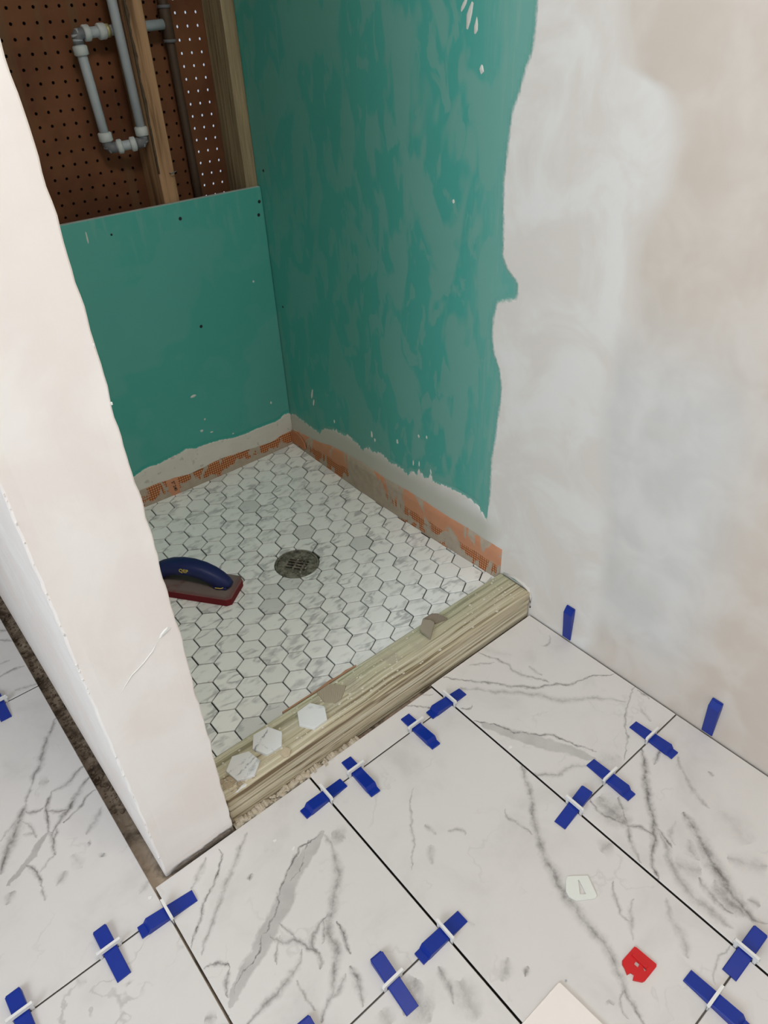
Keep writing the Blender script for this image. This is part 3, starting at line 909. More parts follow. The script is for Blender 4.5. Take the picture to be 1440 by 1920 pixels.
def poly_area(p):
    return 0.5 * sum(p[i][0] * p[(i + 1) % len(p)][1] - p[(i + 1) % len(p)][0] * p[i][1] for i in range(len(p)))


def outside_circle(poly):
    """pieces of a convex polygon that lie outside the drain"""
    R = R_DRAIN + 0.0012
    if all(math.hypot(p[0] - DX, p[1] - DY) > R for p in poly):
        inside = True
        mids = [((1 - t) * a[0] + t * b[0], (1 - t) * a[1] + t * b[1]) for a, b in zip(poly, poly[1:] + poly[:1]) for t in (0.2, 0.4, 0.5, 0.6, 0.8)]
        if all(math.hypot(p[0] - DX, p[1] - DY) > R for p in mids):
            return [poly], False
    N = 240
    spans = []
    for q in range(N):
        th = 2 * math.pi * q / N
        d = (math.cos(th), math.sin(th))
        hits = []
        for a, b in zip(poly, poly[1:] + poly[:1]):
            ex, ey = b[0] - a[0], b[1] - a[1]
            den = d[0] * ey - d[1] * ex
            if abs(den) < 1e-12:
                continue
            ax, ay = a[0] - DX, a[1] - DY
            t = (ax * ey - ay * ex) / den
            u = (ax * d[1] - ay * d[0]) / den
            if t > 0 and -1e-9 <= u <= 1 + 1e-9:
                hits.append(t)
        spans.append((max(R, min(hits)) if len(hits) > 1 and min(hits) > R else R, max(hits)) if hits and max(hits) > R + 0.0005 else None)
    runs, cur = [], []
    start = next((q for q in range(N) if spans[q] is None), 0)
    for k_ in range(N + 1):
        q = (start + k_) % N
        if spans[q] is not None and k_ < N:
            cur.append(q)
        elif cur:
            runs.append(cur)
            cur = []
    out = []
    for run in runs:
        if len(run) < 2:
            continue
        pts = [(DX + math.cos(2 * math.pi * q / N) * spans[q][1], DY + math.sin(2 * math.pi * q / N) * spans[q][1]) for q in run]
        pts += [(DX + math.cos(2 * math.pi * q / N) * spans[q][0], DY + math.sin(2 * math.pi * q / N) * spans[q][0]) for q in run[::-1]]
        if abs(poly_area(pts)) > 0.00002:
            out.append(pts)
    return out, True


hex_local = [(HR * math.cos(math.radians(30 + 60 * q) + HEXROT), HR * math.sin(math.radians(30 + 60 * q) + HEXROT)) for q in range(6)]
bm = bmesh.new()
bm_prism(bm, hex_local, -0.006, 0.0, 0.0007)
bmesh.ops.recalc_face_normals(bm, faces=bm.faces)
HEX_ME = bpy.data.meshes.new('hex_tile')
bm.to_mesh(HEX_ME)
bm.free()
HEX_ME.materials.append(M_HEX)
e1 = Vector((math.cos(HEXROT), math.sin(HEXROT)))
e2 = Vector((math.cos(HEXROT + math.radians(-120)), math.sin(HEXROT + math.radians(-120))))
n_hex = 0
for i in range(-24, 30):
    for j in range(-24, 30):
        c = Vector(HEX0) + (e1 * i + e2 * j) * PITCH
        c = c + Vector((rnd.uniform(-1, 1), rnd.uniform(-1, 1))) * 0.00035
        if not (SX0 - 0.04 < c.x < SX1 + 0.04 and SY0 - 0.04 < c.y < SY1 + 0.04):
            continue
        poly = [(c.x + p[0], c.y + p[1]) for p in hex_local]
        cl = clip_half(poly, 1, 0, SX1 - 0.001)
        cl = clip_half(cl, -1, 0, -(SX0 + 0.001)) if cl else cl
        cl = clip_half(cl, 0, 1, SY1 - 0.001) if cl else cl
        cl = clip_half(cl, 0, -1, -(SY0 + 0.001)) if cl else cl
        if len(cl) < 3 or poly_area(cl) < 0.00006:
            continue
        full = abs(poly_area(cl) - poly_area(poly)) < 1e-7
        dd = math.hypot(c.x - DX, c.y - DY)
        pieces = [cl]
        if dd < R_DRAIN + HR:
            pieces, cut = outside_circle(cl)
            full = full and not cut
        nrm = Vector((-(c.x - DX) / max(dd, 0.03) * SLOPE, -(c.y - DY) / max(dd, 0.03) * SLOPE, 1)).normalized()
        z = cone(c.x, c.y) + rnd.uniform(-0.0004, 0.0004)
        rot = Vector((0, 0, 1)).rotation_difference(nrm)
        for cl in pieces:
            if full:
                o = bpy.data.objects.new('hex_tile', HEX_ME)
                COL.objects.link(o)
            else:
                bm = bmesh.new()
                bm_prism(bm, [(p[0] - c.x, p[1] - c.y) for p in cl], -0.006, 0.0, 0.0003)
                o = from_bm('hex_tile', bm, M_HEX)
            o.parent = shower
            o.location = (c.x, c.y, z)
            o.rotation_euler = rot.to_euler()
            n_hex += 1
print('hex tiles', n_hex)

# ================================================================ SETTING: RIGHT WALL
YB = 0.958
wall_right = box('wall_right', (0.0, -2.62, -0.03), (0.10, 1.06, 2.42), M_TEAL_RIGHT)
tag(wall_right, 'right wall of teal moisture board half covered in white plaster', kind='structure')


def sdf_poly(px_, py_, poly):
    """signed distance, positive inside"""
    P = np.array(poly)
    A, B = P, np.roll(P, -1, 0)
    d2 = np.full(px_.shape, 1e9)
    inside = np.zeros(px_.shape, bool)
    for a, b in zip(A, B):
        e = b - a
        wx, wy = px_ - a[0], py_ - a[1]
        t = np.clip((wx * e[0] + wy * e[1]) / (e @ e + 1e-12), 0, 1)
        d2 = np.minimum(d2, (wx - t * e[0]) ** 2 + (wy - t * e[1]) ** 2)
        cond = ((a[1] > py_) != (b[1] > py_))
        with np.errstate(divide='ignore', invalid='ignore'):
            xi = (b[0] - a[0]) * (py_ - a[1]) / (b[1] - a[1] + 1e-15) + a[0]
        inside ^= cond & (px_ < xi)
    return np.where(inside, 1, -1) * np.sqrt(d2)


def coat_grid(name, u0, u1, v0, v1, step, poly, to3d, mat, parent, extra=None, lip=0.004):
    nu, nv = int((u1 - u0) / step) + 1, int((v1 - v0) / step) + 1
    U, Vv = np.meshgrid(np.linspace(u0, u1, nu), np.linspace(v0, v1, nv))
    D = sdf_poly(U, Vv, poly)
    keep = D > -0.012
    idx = np.full(U.shape, -1, int)
    fk = keep[:-1, :-1] & keep[1:, :-1] & keep[:-1, 1:] & keep[1:, 1:]
    use = np.zeros(U.shape, bool)
    use[:-1, :-1] |= fk; use[1:, :-1] |= fk; use[:-1, 1:] |= fk; use[1:, 1:] |= fk
    idx[use] = np.arange(use.sum())
    u, v, d = U[use], Vv[use], D[use]
    verts = to3d(u, v, np.clip((d + lip * 0.5) / lip, 0, 1))
    js, is_ = np.nonzero(fk)
    faces = np.stack([idx[js, is_], idx[js, is_ + 1], idx[js + 1, is_ + 1], idx[js + 1, is_]], 1).tolist()
    verts = verts.tolist()
    ed = d.tolist()
    if extra:
        for quad in extra:
            n = len(verts)
            verts += quad
            ed += [0.05] * 4
            faces.append([n, n + 1, n + 2, n + 3])
    me = bpy.data.meshes.new(name)
    me.from_pydata(verts, [], faces)
    a = me.attributes.new('edge', 'FLOAT', 'POINT')
    a.data.foreach_set('value', ed)
    me.update()
    return link(name, me, mat, parent)


top = PLASTER[0]
poly = [(-0.2, 1.5), (0.118, 1.5), (0.116, 1.25)] + PLASTER + [(0.9572, 0.148), (0.9572, 0.02), (-0.2, 0.02)]
coat = coat_grid('plaster_coat', -0.03, 0.957, 0.03, 1.42, 0.0055, poly,
                 lambda u, v, h: np.stack([-0.0004 - 0.0014 * h, u, v], 1), M_PLASTER, wall_right,
                 extra=[[(-0.0018, -2.62, -0.03), (-0.0018, -0.03, -0.03), (-0.0018, -0.03, 1.42), (-0.0018, -2.62, 1.42)],
                        [(-0.0018, -0.03, -0.03), (-0.0018, 0.10, -0.03), (-0.0018, 0.10, 0.03), (-0.0018, -0.03, 0.03)],
                        [(-0.0018, -2.62, 1.42), (-0.0018, 0.117, 1.42), (-0.0018, 0.117, 2.42), (-0.0018, -2.62, 2.42)]])
tag(coat, 'white plaster skim coat with ragged edge over teal board')

# swipe of bare teal at the end of the curb
pyd('bare_board_sliver', [(-0.0022, 0.094, 0.068), (-0.0022, 0.085, 0.0675), (-0.0022, 0.045, 0.0675), (-0.0022, 0.050, 0.071), (-0.0022, 0.066, 0.0735), (-0.0022, 0.084, 0.073)],
    [(0, 1, 2, 3, 4, 5)], M_TEAL_BACK, wall_right)
# lump of plaster pushed up around the end of the curb
bm = bmesh.new()
bm_tube(bm, [(-0.003, 0.094, 0.068), (-0.003, 0.06, 0.076), (-0.0035, 0.035, 0.074), (-0.004, 0.018, 0.068), (-0.003, 0.0115, 0.05), (-0.003, 0.0105, 0.02)], [0.002, 0.0035, 0.0042, 0.0042, 0.003, 0.002], 8)
from_bm('plaster_lip', bm, M_WHITEWALL, wall_right, True)


def splat(name, pts3, axis, mat, parent, h=0.0012):
    """small raised drip: outline points on a wall, axis = outward normal"""
    c = sum((Vector(p) for p in pts3), Vector()) / len(pts3)
    ax = Vector(axis)
    V = [Vector(p) + ax * 0.0001 for p in pts3] + [c + (Vector(p) - c) * 0.6 + ax * h for p in pts3] + [c + ax * h * 1.2]
    n = len(pts3)
    F = [(i, (i + 1) % n, n + (i + 1) % n, n + i) for i in range(n)] + [(n + i, n + (i + 1) % n, 2 * n) for i in range(n)]
    return pyd(name, V, F, mat, parent)


M_SPLAT = plain('dried_plaster', (214, 216, 208), 0.85, 0.15, 0.05, 60)
def blob2(cu, cv, ru, rv, ang, seed, n=9):
    r = random.Random(seed)
    out = []
    for i in range(n):
        a = 2 * math.pi * i / n
        q = 0.75 + 0.45 * r.random()
        x, y = ru * q * math.cos(a), rv * q * math.sin(a)
        out.append((cu + x * math.cos(ang) - y * math.sin(ang), cv + x * math.sin(ang) + y * math.cos(ang)))
    return out


for (u, v, ru, rv, an) in SPLATS_RIGHT:
    splat('plaster_drip', [(0.0, p[0], p[1]) for p in blob2(u, v, ru, rv, an, int(u * 9999 + v * 777))], (-1, 0, 0), M_SPLAT, wall_right)


def strip_loft(name, stations, mat, parent):
    """stations: list of rows of points; lofted"""
    n = len(stations[0])
    V = [p for s in stations for p in s]
    F = []
    for i in range(len(stations) - 1):
        for j in range(n - 1):
            F.append((i * n + j, i * n + j + 1, (i + 1) * n + j + 1, (i + 1) * n + j))
    return pyd(name, V, F, mat, parent, True)


def interp(tab, u):
    tab = sorted(tab)
    return float(np.interp(u, [t[0] for t in tab], [t[1] for t in tab]))


st = []
r = random.Random(4)
for i in range(91):
    y = 0.1045 + (0.9475 - 0.1045) * i / 90
    zt = interp(RIGHTMEM, y) + 0.002 + 0.0012 * (r.random() - 0.5)
    zf = cone(-0.01, y) - 0.003
    w = 0.0007 * (r.random() - 0.5)
    st.append([(-0.0015, y, zt + 0.0008), (-0.0042 + w, y, zt), (-0.0058 + w, y, zt - 0.02), (-0.0062 + w, y, zf + 0.022), (-0.0075, y, zf + 0.008), (-0.0095, y, zf)])
first = [(-0.0012, st[0][k][1], st[0][k][2]) for k in range(6)]
mem_r = strip_loft('membrane_strip', [first] + st, M_MEM_RIGHT, wall_right)
tag(mem_r, 'orange waterproof membrane strip smeared with thinset along the right shower wall')

# ================================================================ SETTING: BACK WALL
PT = 0.777
wall_back = box('wall_back', (-0.775, YB, 0.0), (-0.0015, YB + 0.0127, PT), M_TEAL_BACK, None, 0.0008)
tag(wall_back, 'back shower wall: teal board below, open studs and pegboard above', kind='structure')
ge = box('gypsum_edge', (-0.774, YB + 0.0006, PT - 0.0005), (-0.004, YB + 0.0122, PT + 0.0006), plain('gypsum_core', (176, 186, 182), 0.9, 0.1, 0.1, 60), wall_back)
poly = [(-0.775, 0.02), (0.02, 0.02)] + [(u, v) for u, v in BACKBAND[::-1]] + [(-0.6, 0.139), (-0.775, 0.146)]
M_BANDG = None


def band_material():
    k = NT('base_plaster_band', 0.85, 0.15)
    P = k.pos()
    d = k.attr('edge')
    n = k.math('SUBTRACT', k.noise(P, 160.0, 4, 0.7), 0.5)
    f = k.ramp(k.math('MULTIPLY_ADD', n, 0.008, d), -0.001, 0.0012)
    c = k.mix(k.noise(P, 30, 3), lin((206, 204, 193)), lin((222, 220, 212)))
    c = k.mix(k.ramp(k.noise(P, 55, 3), 0.62, 0.70, 0.0, 0.4), c, lin((150, 144, 132)))
    base = k.mix(k.noise(P, 5.0, 3), lin((70, 160, 149)), lin((82, 168, 157)))
    k.color(k.mix(f, base, c))
    return k.m


band = coat_grid('plaster_band', -0.772, -0.0018, 0.04, 0.18, 0.003, poly,
                 lambda u, v, h: np.stack([u, YB - 0.0003 - 0.0022 * h, v], 1), band_material(), wall_back)
tag(band, 'grey white plaster band with ragged top edge along the foot of the wall')

st = []
r = random.Random(9)
for i in range(81):
    x = -0.770 + (0.770 - 0.0105) * i / 80
    zt = interp(BACKMEM, x) + 0.001 + 0.0015 * (r.random() - 0.5)
    zf = cone(x, 0.945) - 0.003
    w = 0.0010 * (r.random() - 0.5)
    st.append([(x, YB - 0.002, zt + 0.001), (x, YB - 0.0055 + w, zt), (x, YB - 0.0075 + w, zt - 0.012), (x, YB - 0.0080 + w, zf + 0.018), (x, YB - 0.0098, zf + 0.007), (x, YB - 0.0125, zf)])
mem_b = strip_loft('membrane_strip', st, M_MEM_BACK, wall_back)
tag(mem_b, 'orange waterproof membrane strip smeared with thinset along the back shower wall')
# folded corner patch of membrane, its loose flap on the right wall
flap = [(0.950, 0.095), (0.925, 0.0985), (0.898, 0.092), (0.882, 0.079), (0.878, 0.062), (0.886, 0.055), (0.905, 0.058), (0.948, 0.054)]
V = [(-0.0085, p[0], p[1]) for p in flap] + [(-0.0105 - 0.003 * max(0, (0.91 - p[0]) * 20), p[0], p[1]) for p in flap]
n = len(flap)
F = [tuple(range(n))[::-1], tuple(range(n, 2 * n))] + [(i, (i + 1) % n, n + (i + 1) % n, n + i) for i in range(n)]
cp = pyd('membrane_corner_patch', V, F, plain('orange_membrane', (196, 134, 98), 0.8, 0.15, 0.08, 40), wall_right)
tag(cp, 'loose rounded flap of orange membrane in the shower corner')

# drywall screws
def screw(loc, axis, parent, rad=0.0042):
    bm = bmesh.new()
    ax = Vector(axis)
    p = Vector(loc)
    bm_tube(bm, [p - ax * 0.001, p + ax * 0.0004, p + ax * 0.0011, p + ax * 0.0004], [rad * 0.8, rad, rad * 0.8, rad * 0.25], 10)
    o = from_bm('drywall_screw', bm, M_BLACK, parent)
    return o


for x, z in ((-0.2279, 0.7422), (-0.397, 0.739), (-0.2284, 0.4798), (-0.0177, 0.7129), (-0.0112, 0.7433)):
    screw((x, YB, z), (0, -1, 0), wall_back, 0.0042 if x != -0.397 else 0.0025)
screw((0, 0.925, 0.48), (-1, 0, 0), wall_right, 0.003)
screw((0, 0.9375, 0.8149), (-1, 0, 0), wall_right, 0.0035)
for (u, v, ru, rv, an) in SPLATS_BACK:
    splat('plaster_drip', [(p[0], YB, p[1]) for p in blob2(u, v, ru, rv, an, int(abs(u) * 9999 + v * 777))][::-1], (0, -1, 0), M_SPLAT, wall_back)

# studs of the open upper half
YS = YB + 0.0135
def stud(x0, x1, z0, mat, bev=0.002):
    o = box('wall_stud', (x0, YS, z0), (x1, YS + 0.0885, 2.40), mat, wall_back, bev)
    return o


s1 = stud(-0.0335, 0.0005 - 0.001, 0.0, M_STUD_PALE)
tag(s1, 'pale wooden stud in the corner beside the teal right wall')
s2 = stud(-0.2515, -0.2135, 0.0, M_STUD)
tag(s2, 'pinkish brown middle stud between the grey pipes and the dark pipe')
# rough bark edge on the middle stud and a bent nail
bm = bmesh.new()
r = random.Random(2)
cols = []
for k_ in range(60):
    z = 0.84 + 0.009 * k_
    wdt = 0.003 + 0.004 * r.random() * min(1.0, k_ / 20)
    cols.append([bm.verts.new((-0.2521, YS + 0.004, z)), bm.verts.new((-0.2519, YS - 0.0003, z)), bm.verts.new((-0.2519 + wdt, YS - 0.0006, z))])
for a_, b_ in zip(cols[:-1], cols[1:]):
    for q in range(2):
        bm.faces.new([a_[q], a_[q + 1], b_[q + 1], b_[q]])
from_bm('bark_edge', bm, plain('stud_bark', (92, 78, 64), 0.9, 0.1, 0.3, 90), s2)
tube('bent_nail', [(-0.226, YS + 0.004, 0.838), (-0.226, YS - 0.006, 0.838), (-0.224, YS - 0.010, 0.839), (-0.214, YS - 0.010, 0.842)], 0.0013, M_ELBOW, s2, 8)


# pegboard sheets with real holes
def pegboard(name, x0, x1, z0, z1, y, hx, hz, label, thick=0.0045, pitch=0.0258, hr=0.0033):
    bm = bmesh.new()
    xs = [x for x in np.arange(hx - 60 * pitch, hx + 60 * pitch, pitch) if x0 + 0.006 < x < x1 - 0.006]
    zs = [z for z in np.arange(hz - 60 * pitch, hz + 60 * pitch, pitch) if z0 + 0.006 < z < z1 - 0.006]
    xb = [x0] + [(a + b) / 2 for a, b in zip(xs[:-1], xs[1:])] + [x1]
    zb = [z0] + [(a + b) / 2 for a, b in zip(zs[:-1], zs[1:])] + [z1]
    V, F = [], []
    for i, cx in enumerate(xs):
        for j, cz in enumerate(zs):
            a0, a1, b0, b1 = xb[i], xb[i + 1], zb[j], zb[j + 1]
            n = len(V)
            rim = [(a0, b0), ((a0 + a1) / 2, b0), (a1, b0), (a1, (b0 + b1) / 2), (a1, b1), ((a0 + a1) / 2, b1), (a0, b1), (a0, (b0 + b1) / 2)]
            hole = [(cx + hr * math.cos(math.radians(225 + 45 * q)), cz + hr * math.sin(math.radians(225 + 45 * q))) for q in range(8)]
            V += [(p[0], y, p[1]) for p in rim] + [(p[0], y, p[1]) for p in hole] + [(p[0], y + thick, p[1]) for p in hole] + [(p[0], y + thick, p[1]) for p in rim]
            for q in range(8):
                w = (q + 1) % 8
                F += [(n + q, n + w, n + 8 + w, n + 8 + q), (n + 8 + q, n + 8 + w, n + 16 + w, n + 16 + q), (n + 16 + q, n + 16 + w, n + 24 + w, n + 24 + q)]
    o = pyd(name, V, F, M_PEG, wall_back)
    tag(o, label)
    return o


YP = YS + 0.0890
pegboard('pegboard', -0.771, -0.126, 0.66, 1.42, YP, -0.4024, 1.1556, 'dark brown pegboard behind the grey pipes')
pegboard('pegboard', -0.1255, -0.02, 0.66, 1.42, YP, -0.0747, 1.1347, 'reddish brown pegboard strip with light shining through its holes', pitch=0.0252)
box('light_blocking_board', (-0.771, YP + 0.012, 0.60), (-0.128, YP + 0.022, 2.40), M_DARKBROWN, wall_back)  # unseen board added to keep the neighbour lamp out of the left holes
box('upper_board', (-0.771, YP, 1.42), (-0.02, YP + 0.0045, 2.40), M_PEG, wall_back)
box('lower_board', (-0.771, YP, 0.0), (-0.02, YP + 0.0045, 0.66), M_PEG, wall_back)
s3 = box('wall_stud', (-0.771, YS, 0.0), (-0.735, YS + 0.0885, 2.40), M_STUD, wall_back, 0.002)
tag(s3, 'brown stud against the white partition')

# ================================================================ SETTING: WHITE PARTITION
def partition():
    zs = [0.0]
    while zs[-1] < 1.4:
        zs.append(zs[-1] + 0.012)
    zs += [1.8, 2.42]
    r = random.Random(11)
    xr = [(0, -0.7758), (0.2, -0.7735), (0.39, -0.7718), (0.6, -0.7708), (0.82, -0.7728), (0.98, -0.7728), (1.13, -0.7772), (2.5, -0.778)]
    V, F = [], []
    n = None
    for q, z in enumerate(zs):
        xR = interp(xr, z) + 0.0009 * (r.random() - 0.5) + 0.0008 * math.sin(z * 31) + 0.0006 * math.sin(z * 83 + 1) + 0.0005 * math.sin(z * 140)
        xL = -0.9012 - 0.0025 * min(1, z) + 0.0014 * (r.random() - 0.5)
        bot = 0.004 if q == 0 else (0.0012 if q == 1 else 0.0)
        yf = 0.0 + bot
        R = 0.003
        ring = [(xL, 1.78), (xL, 1.0), (xL, 0.4), (xL, 0.1), (xL, yf + R), (xL + R * 0.3, yf + R * 0.3), (xL + R, yf)]
        for m in range(1, 8):
            ring.append((xL + (xR - xL) * m / 8, yf + 0.0005 * math.sin(z * 9 + m)))
        ring += [(xR - R * 0.8, yf), (xR - R * 0.25, yf + R * 0.3), (xR, yf + R), (xR, 0.1), (xR, 1.78)]
        n = len(ring)
        for (x, y) in ring:
            zz = z
            if q == 0:
                zz = -0.006 + (0.008 * r.random() if y < 0.02 and x > xL + 0.02 else 0.0)
            V.append((x, y, zz))
    for i in range(len(zs) - 1):
        for j in range(n):
            a = i * n + j
            b = i * n + (j + 1) % n
            F.append((a, b, b + n, a + n))
    F.append(tuple(range(n))[::-1])
    F.append(tuple(range(len(V) - n, len(V))))
    return pyd('wall_left', V, F, M_PARTITION)


wall_left = partition()
tag(wall_left, 'narrow white plastered end of the partition left of the shower', kind='structure')
# plaster chip with a raised hairline running down from it
ch = [(-0.7795, 0.4855), (-0.7845, 0.4905), (-0.7905, 0.4885), (-0.7975, 0.4835), (-0.801, 0.477), (-0.794, 0.480), (-0.787, 0.4815)]
splat('plaster_chip', [(p[0], 0.0, p[1]) for p in ch], (0, -1, 0), M_WHITEPL, wall_left, 0.0016)
tube('plaster_ridge', [(-0.800, 0.0, 0.478), (-0.812, -0.0002, 0.4635), (-0.828, -0.0002, 0.452), (-0.846, -0.0002, 0.443), (-0.862, 0.0, 0.428), (-0.872, 0.0004, 0.414)], [0.0004, 0.0006, 0.0006, 0.0005, 0.0004, 0.0002], M_WHITEPL, wall_left, 6)
def speck_zone(r):
    z = r.uniform(0.02, 1.0)
    return (-0.9012 - 0.0025 * z + 0.0012, 0.0, z)
r = random.Random(77)
bm = bmesh.new()
for _ in range(46):
    z = r.uniform(0.05, 0.95)
    left = r.random() < 0.9
    x = (-0.9012 - 0.0025 * z + 0.0010) if left else interp([(0, -0.7758), (0.39, -0.7718), (0.82, -0.7728), (1.13, -0.7772)], z) - 0.0008
    q = 0.0006 + 0.0011 * r.random() ** 2
    bm_box(bm, (x - q * 0.7, -0.0007, z - q), (x + q * 0.7, 0.0012, z + q * 1.6), 0.0003)
o = from_bm('plaster_specks', bm, M_WHITEPL, wall_left)
o['kind'] = 'stuff'
# crumbled lower edge of the partition, grey board edge showing
bm = bmesh.new()
r = random.Random(21)
N = 26
top_, bot_ = [], []
for i in range(N + 1):
    x = -0.892 + (0.892 - 0.7765) * i / N
    h = 0.004 + 0.010 * (i / N) * r.random() + 0.004 * math.sin(i * 0.5) ** 2
    top_.append(bm.verts.new((x, -0.0004, h)))
    bot_.append(bm.verts.new((x, 0.0015, -0.006)))
for i in range(N):
    bm.faces.new([bot_[i], bot_[i + 1], top_[i + 1], top_[i]])
from_bm('crumbled_edge', bm, plain('crumbled_board_edge', (150, 138, 126), 0.95, 0.1, 0.35, 160), wall_left)

# ================================================================ SETTING: REST OF THE ROOM
ceiling = box('ceiling', (-2.72, -2.72, 2.42), (0.12, 1.80, 2.50), M_WHITEWALL)
tag(ceiling, 'white ceiling', kind='structure')
o = box('wall_front', (-2.72, -2.72, -0.06), (0.12, -2.62, 2.42), M_WHITEWALL)
tag(o, 'white wall behind the camera', kind='structure')
o = box('wall_far', (-2.72, 1.78, -0.06), (0.12, 1.86, 2.42), M_WHITEWALL)
tag(o, 'white far wall', kind='structure')
# outer wall with a window opening
W0, W1, Z0, Z1 = -1.5, -0.3, 0.85, 2.05
bm = bmesh.new()
for lo, hi in (((-2.72, -2.62, -0.06), (-2.62, W0, 2.42)), ((-2.72, W1, -0.06), (-2.62, 1.78, 2.42)), ((-2.72, W0, -0.06), (-2.62, W1, Z0)), ((-2.72, W0, Z1), (-2.62, W1, 2.42))):
    bm_box(bm, lo, hi)
o = from_bm('wall_outer', bm, M_WHITEWALL)
tag(o, 'white outer wall with the window', kind='structure')
bm = bmesh.new()
for lo, hi in (((-2.70, W0, Z0), (-2.63, W0 + 0.05, Z1)), ((-2.70, W1 - 0.05, Z0), (-2.63, W1, Z1)), ((-2.70, W0, Z0), (-2.63, W1, Z0 + 0.05)), ((-2.70, W0, Z1 - 0.05), (-2.63, W1, Z1)), ((-2.685, W0, 1.43), (-2.645, W1, 1.47))):
    bm_box(bm, lo, hi, 0.003)
o = from_bm('window_1', bm, M_WHITEPL)
tag(o, 'white framed window', kind='structure')

# ceiling lamp: base, glowing diffuser
lamp = empty('ceiling_lamp', LAMP_AT, 'round white flush ceiling lamp lighting the bathroom', 'lamp')
bm = bmesh.new()
bm_tube(bm, [(0, 0, 0.05), (0, 0, 0.02), (0, 0, 0.0)], [0.24, 0.25, 0.25], 40)
from_bm('lamp_base', bm, M_WHITEPL, lamp, True)
kl = NT('lamp_glow')
kl.b.inputs['Emission Color'].default_value = (1.0, 0.93, 0.84, 1)
kl.b.inputs['Emission Strength'].default_value = LAMP_POWER
bm = bmesh.new()
bm_tube(bm, [(0, 0, 0.0), (0, 0, -0.02), (0, 0, -0.045), (0, 0, -0.055)], [0.235, 0.225, 0.15, 0.04], 40)
from_bm('lamp_diffuser', bm, kl.m, lamp, True)

# ================================================================ SHOWER CURB
ZC = 0.066
curb = empty('shower_curb', (-0.39, 0.0565, -0.011), 'long wooden curb of two stacked treated boards between shower and marble floor', 'curb')
def board(z0, z1, yo):
    bm = bmesh.new()
    bm_box(bm, (-0.381, 0.012 + yo - 0.0565, z0 + 0.011), (0.3855, 0.1010 - 0.0565, z1 + 0.011), 0.0035, 2)
    return from_bm('curb_board', bm, M_CURB, curb)


b1 = board(ZC - 0.0375, ZC, 0.0)
b2 = board(-0.0105, ZC - 0.0385, 0.0012)
M_FLECK = plain('plaster_fleck', (216, 209, 194), 0.9, 0.1, 0.08, 60)
def zone(r):
    while True:
        x, y = r.uniform(-0.755, -0.02), r.uniform(0.02, 0.097)
        p = 0.25 + 0.75 * math.exp(-((x + 0.50) / 0.12) ** 2) + 0.5 * math.exp(-((x + 0.74) / 0.04) ** 2) + 0.5 * math.exp(-((x + 0.12) / 0.1) ** 2)
        if r.random() < p * 0.6:
            return x + 0.39, y - 0.0565, ZC + 0.011 - 0.0002
crumbs('plaster_flecks', 330, zone, 0.0022, M_FLECK, curb, 15, 0.35)
def zone2(r):
    return r.uniform(-0.760, -0.71) + 0.39, r.uniform(0.016, 0.05) - 0.0565, ZC + 0.011 - 0.0002
crumbs('plaster_shards', 60, zone2, 0.0045, plain('beige_shards', (190, 174, 150), 0.9, 0.1, 0.2, 80), curb, 16, 0.35)
cpts = [(-0.7309, 0.0204), (-0.729, 0.0156), (-0.7331, 0.0129), (-0.7403, 0.0145), (-0.7436, 0.0138), (-0.7486, 0.0128), (-0.7537, 0.0148), (-0.7433, 0.0175), (-0.7375, 0.0204)]
sm = splat('plaster_smear', [(p[0] + 0.39, (p[1] - 0.0565), ZC + 0.011) for p in cpts], (0, 0, 1), M_WHITEPL, curb, 0.002)
tag(sm, 'dried white plaster smear')
# sliver of orange membrane curling over the back edge of the curb
ms = [(-0.600, 0.1015), (-0.560, 0.1015), (-0.520, 0.1015), (-0.487, 0.1045), (-0.478, 0.1025), (-0.462, 0.1018), (-0.449, 0.1040), (-0.437, 0.1018), (-0.425, 0.1012)]
V = [(p[0] + 0.39, 0.1000 - 0.0565, ZC + 0.0112) for p in ms] + [(p[0] + 0.39, p[1] + 0.002 - 0.0565, ZC + 0.0118) for p in ms] + [(p[0] + 0.39, p[1] + 0.0025 - 0.0565, ZC - 0.014) for p in ms]
n = len(ms)
F = [(i, i + 1, n + i + 1, n + i) for i in range(n - 1)] + [(n + i, n + i + 1, 2 * n + i + 1, 2 * n + i) for i in range(n - 1)]
me_ = pyd('membrane_sliver', V, F, plain('orange_sliver', (172, 134, 106), 0.85, 0.1, 0.15, 60), curb)
tag(me_, 'torn orange membrane edge')

# ---- loose pieces lying on the curb
def loose_hex(ang, cx, cy, label, seed):
    rr = 0.0298
    pts = [(rr * math.cos(ang + math.radians(60 * q)), rr * math.sin(ang + math.radians(60 * q))) for q in range(6)]
    bm = bmesh.new()
    bm_prism(bm, pts, 0.0, 0.0062, 0.0006)
    o = from_bm('hexagon_tile', bm, LOOSE[seed])
    o.location = (cx, cy, ZC + 0.0002)
    tag(o, label, 'tile', 'loose mosaic tiles on the curb')
    return o


def loose_mat(name, veins):
    k = NT(name, 0.35, 0.35)
    P = k.obj()
    w = k.vec('SUBTRACT', k.noise(P, 90, 3, col=True), (0.5, 0.5, 0.5))
    s_ = k.n('ShaderNodeVectorMath', operation='SCALE'); k.put(s_.inputs[0], w); s_.inputs['Scale'].default_value = 0.012
    Pw = k.vec('ADD', P, s_.outputs[0])
    f = 0.0
    for (nx, ny, c, wd, it) in veins:
        d = k.math('ABSOLUTE', k.math('ADD', k.vec('DOT_PRODUCT', Pw, (nx, ny, 0)), -c))
        f = k.math('MAXIMUM', f, k.math('MULTIPLY', k.ramp(d, 0.0, wd, it, 0.0), k.ramp(k.noise(P, 110, 2), 0.38, 0.62)))
    k.color(k.mix(f, lin((226, 227, 226)), lin((126, 129, 134))))
    return k.m


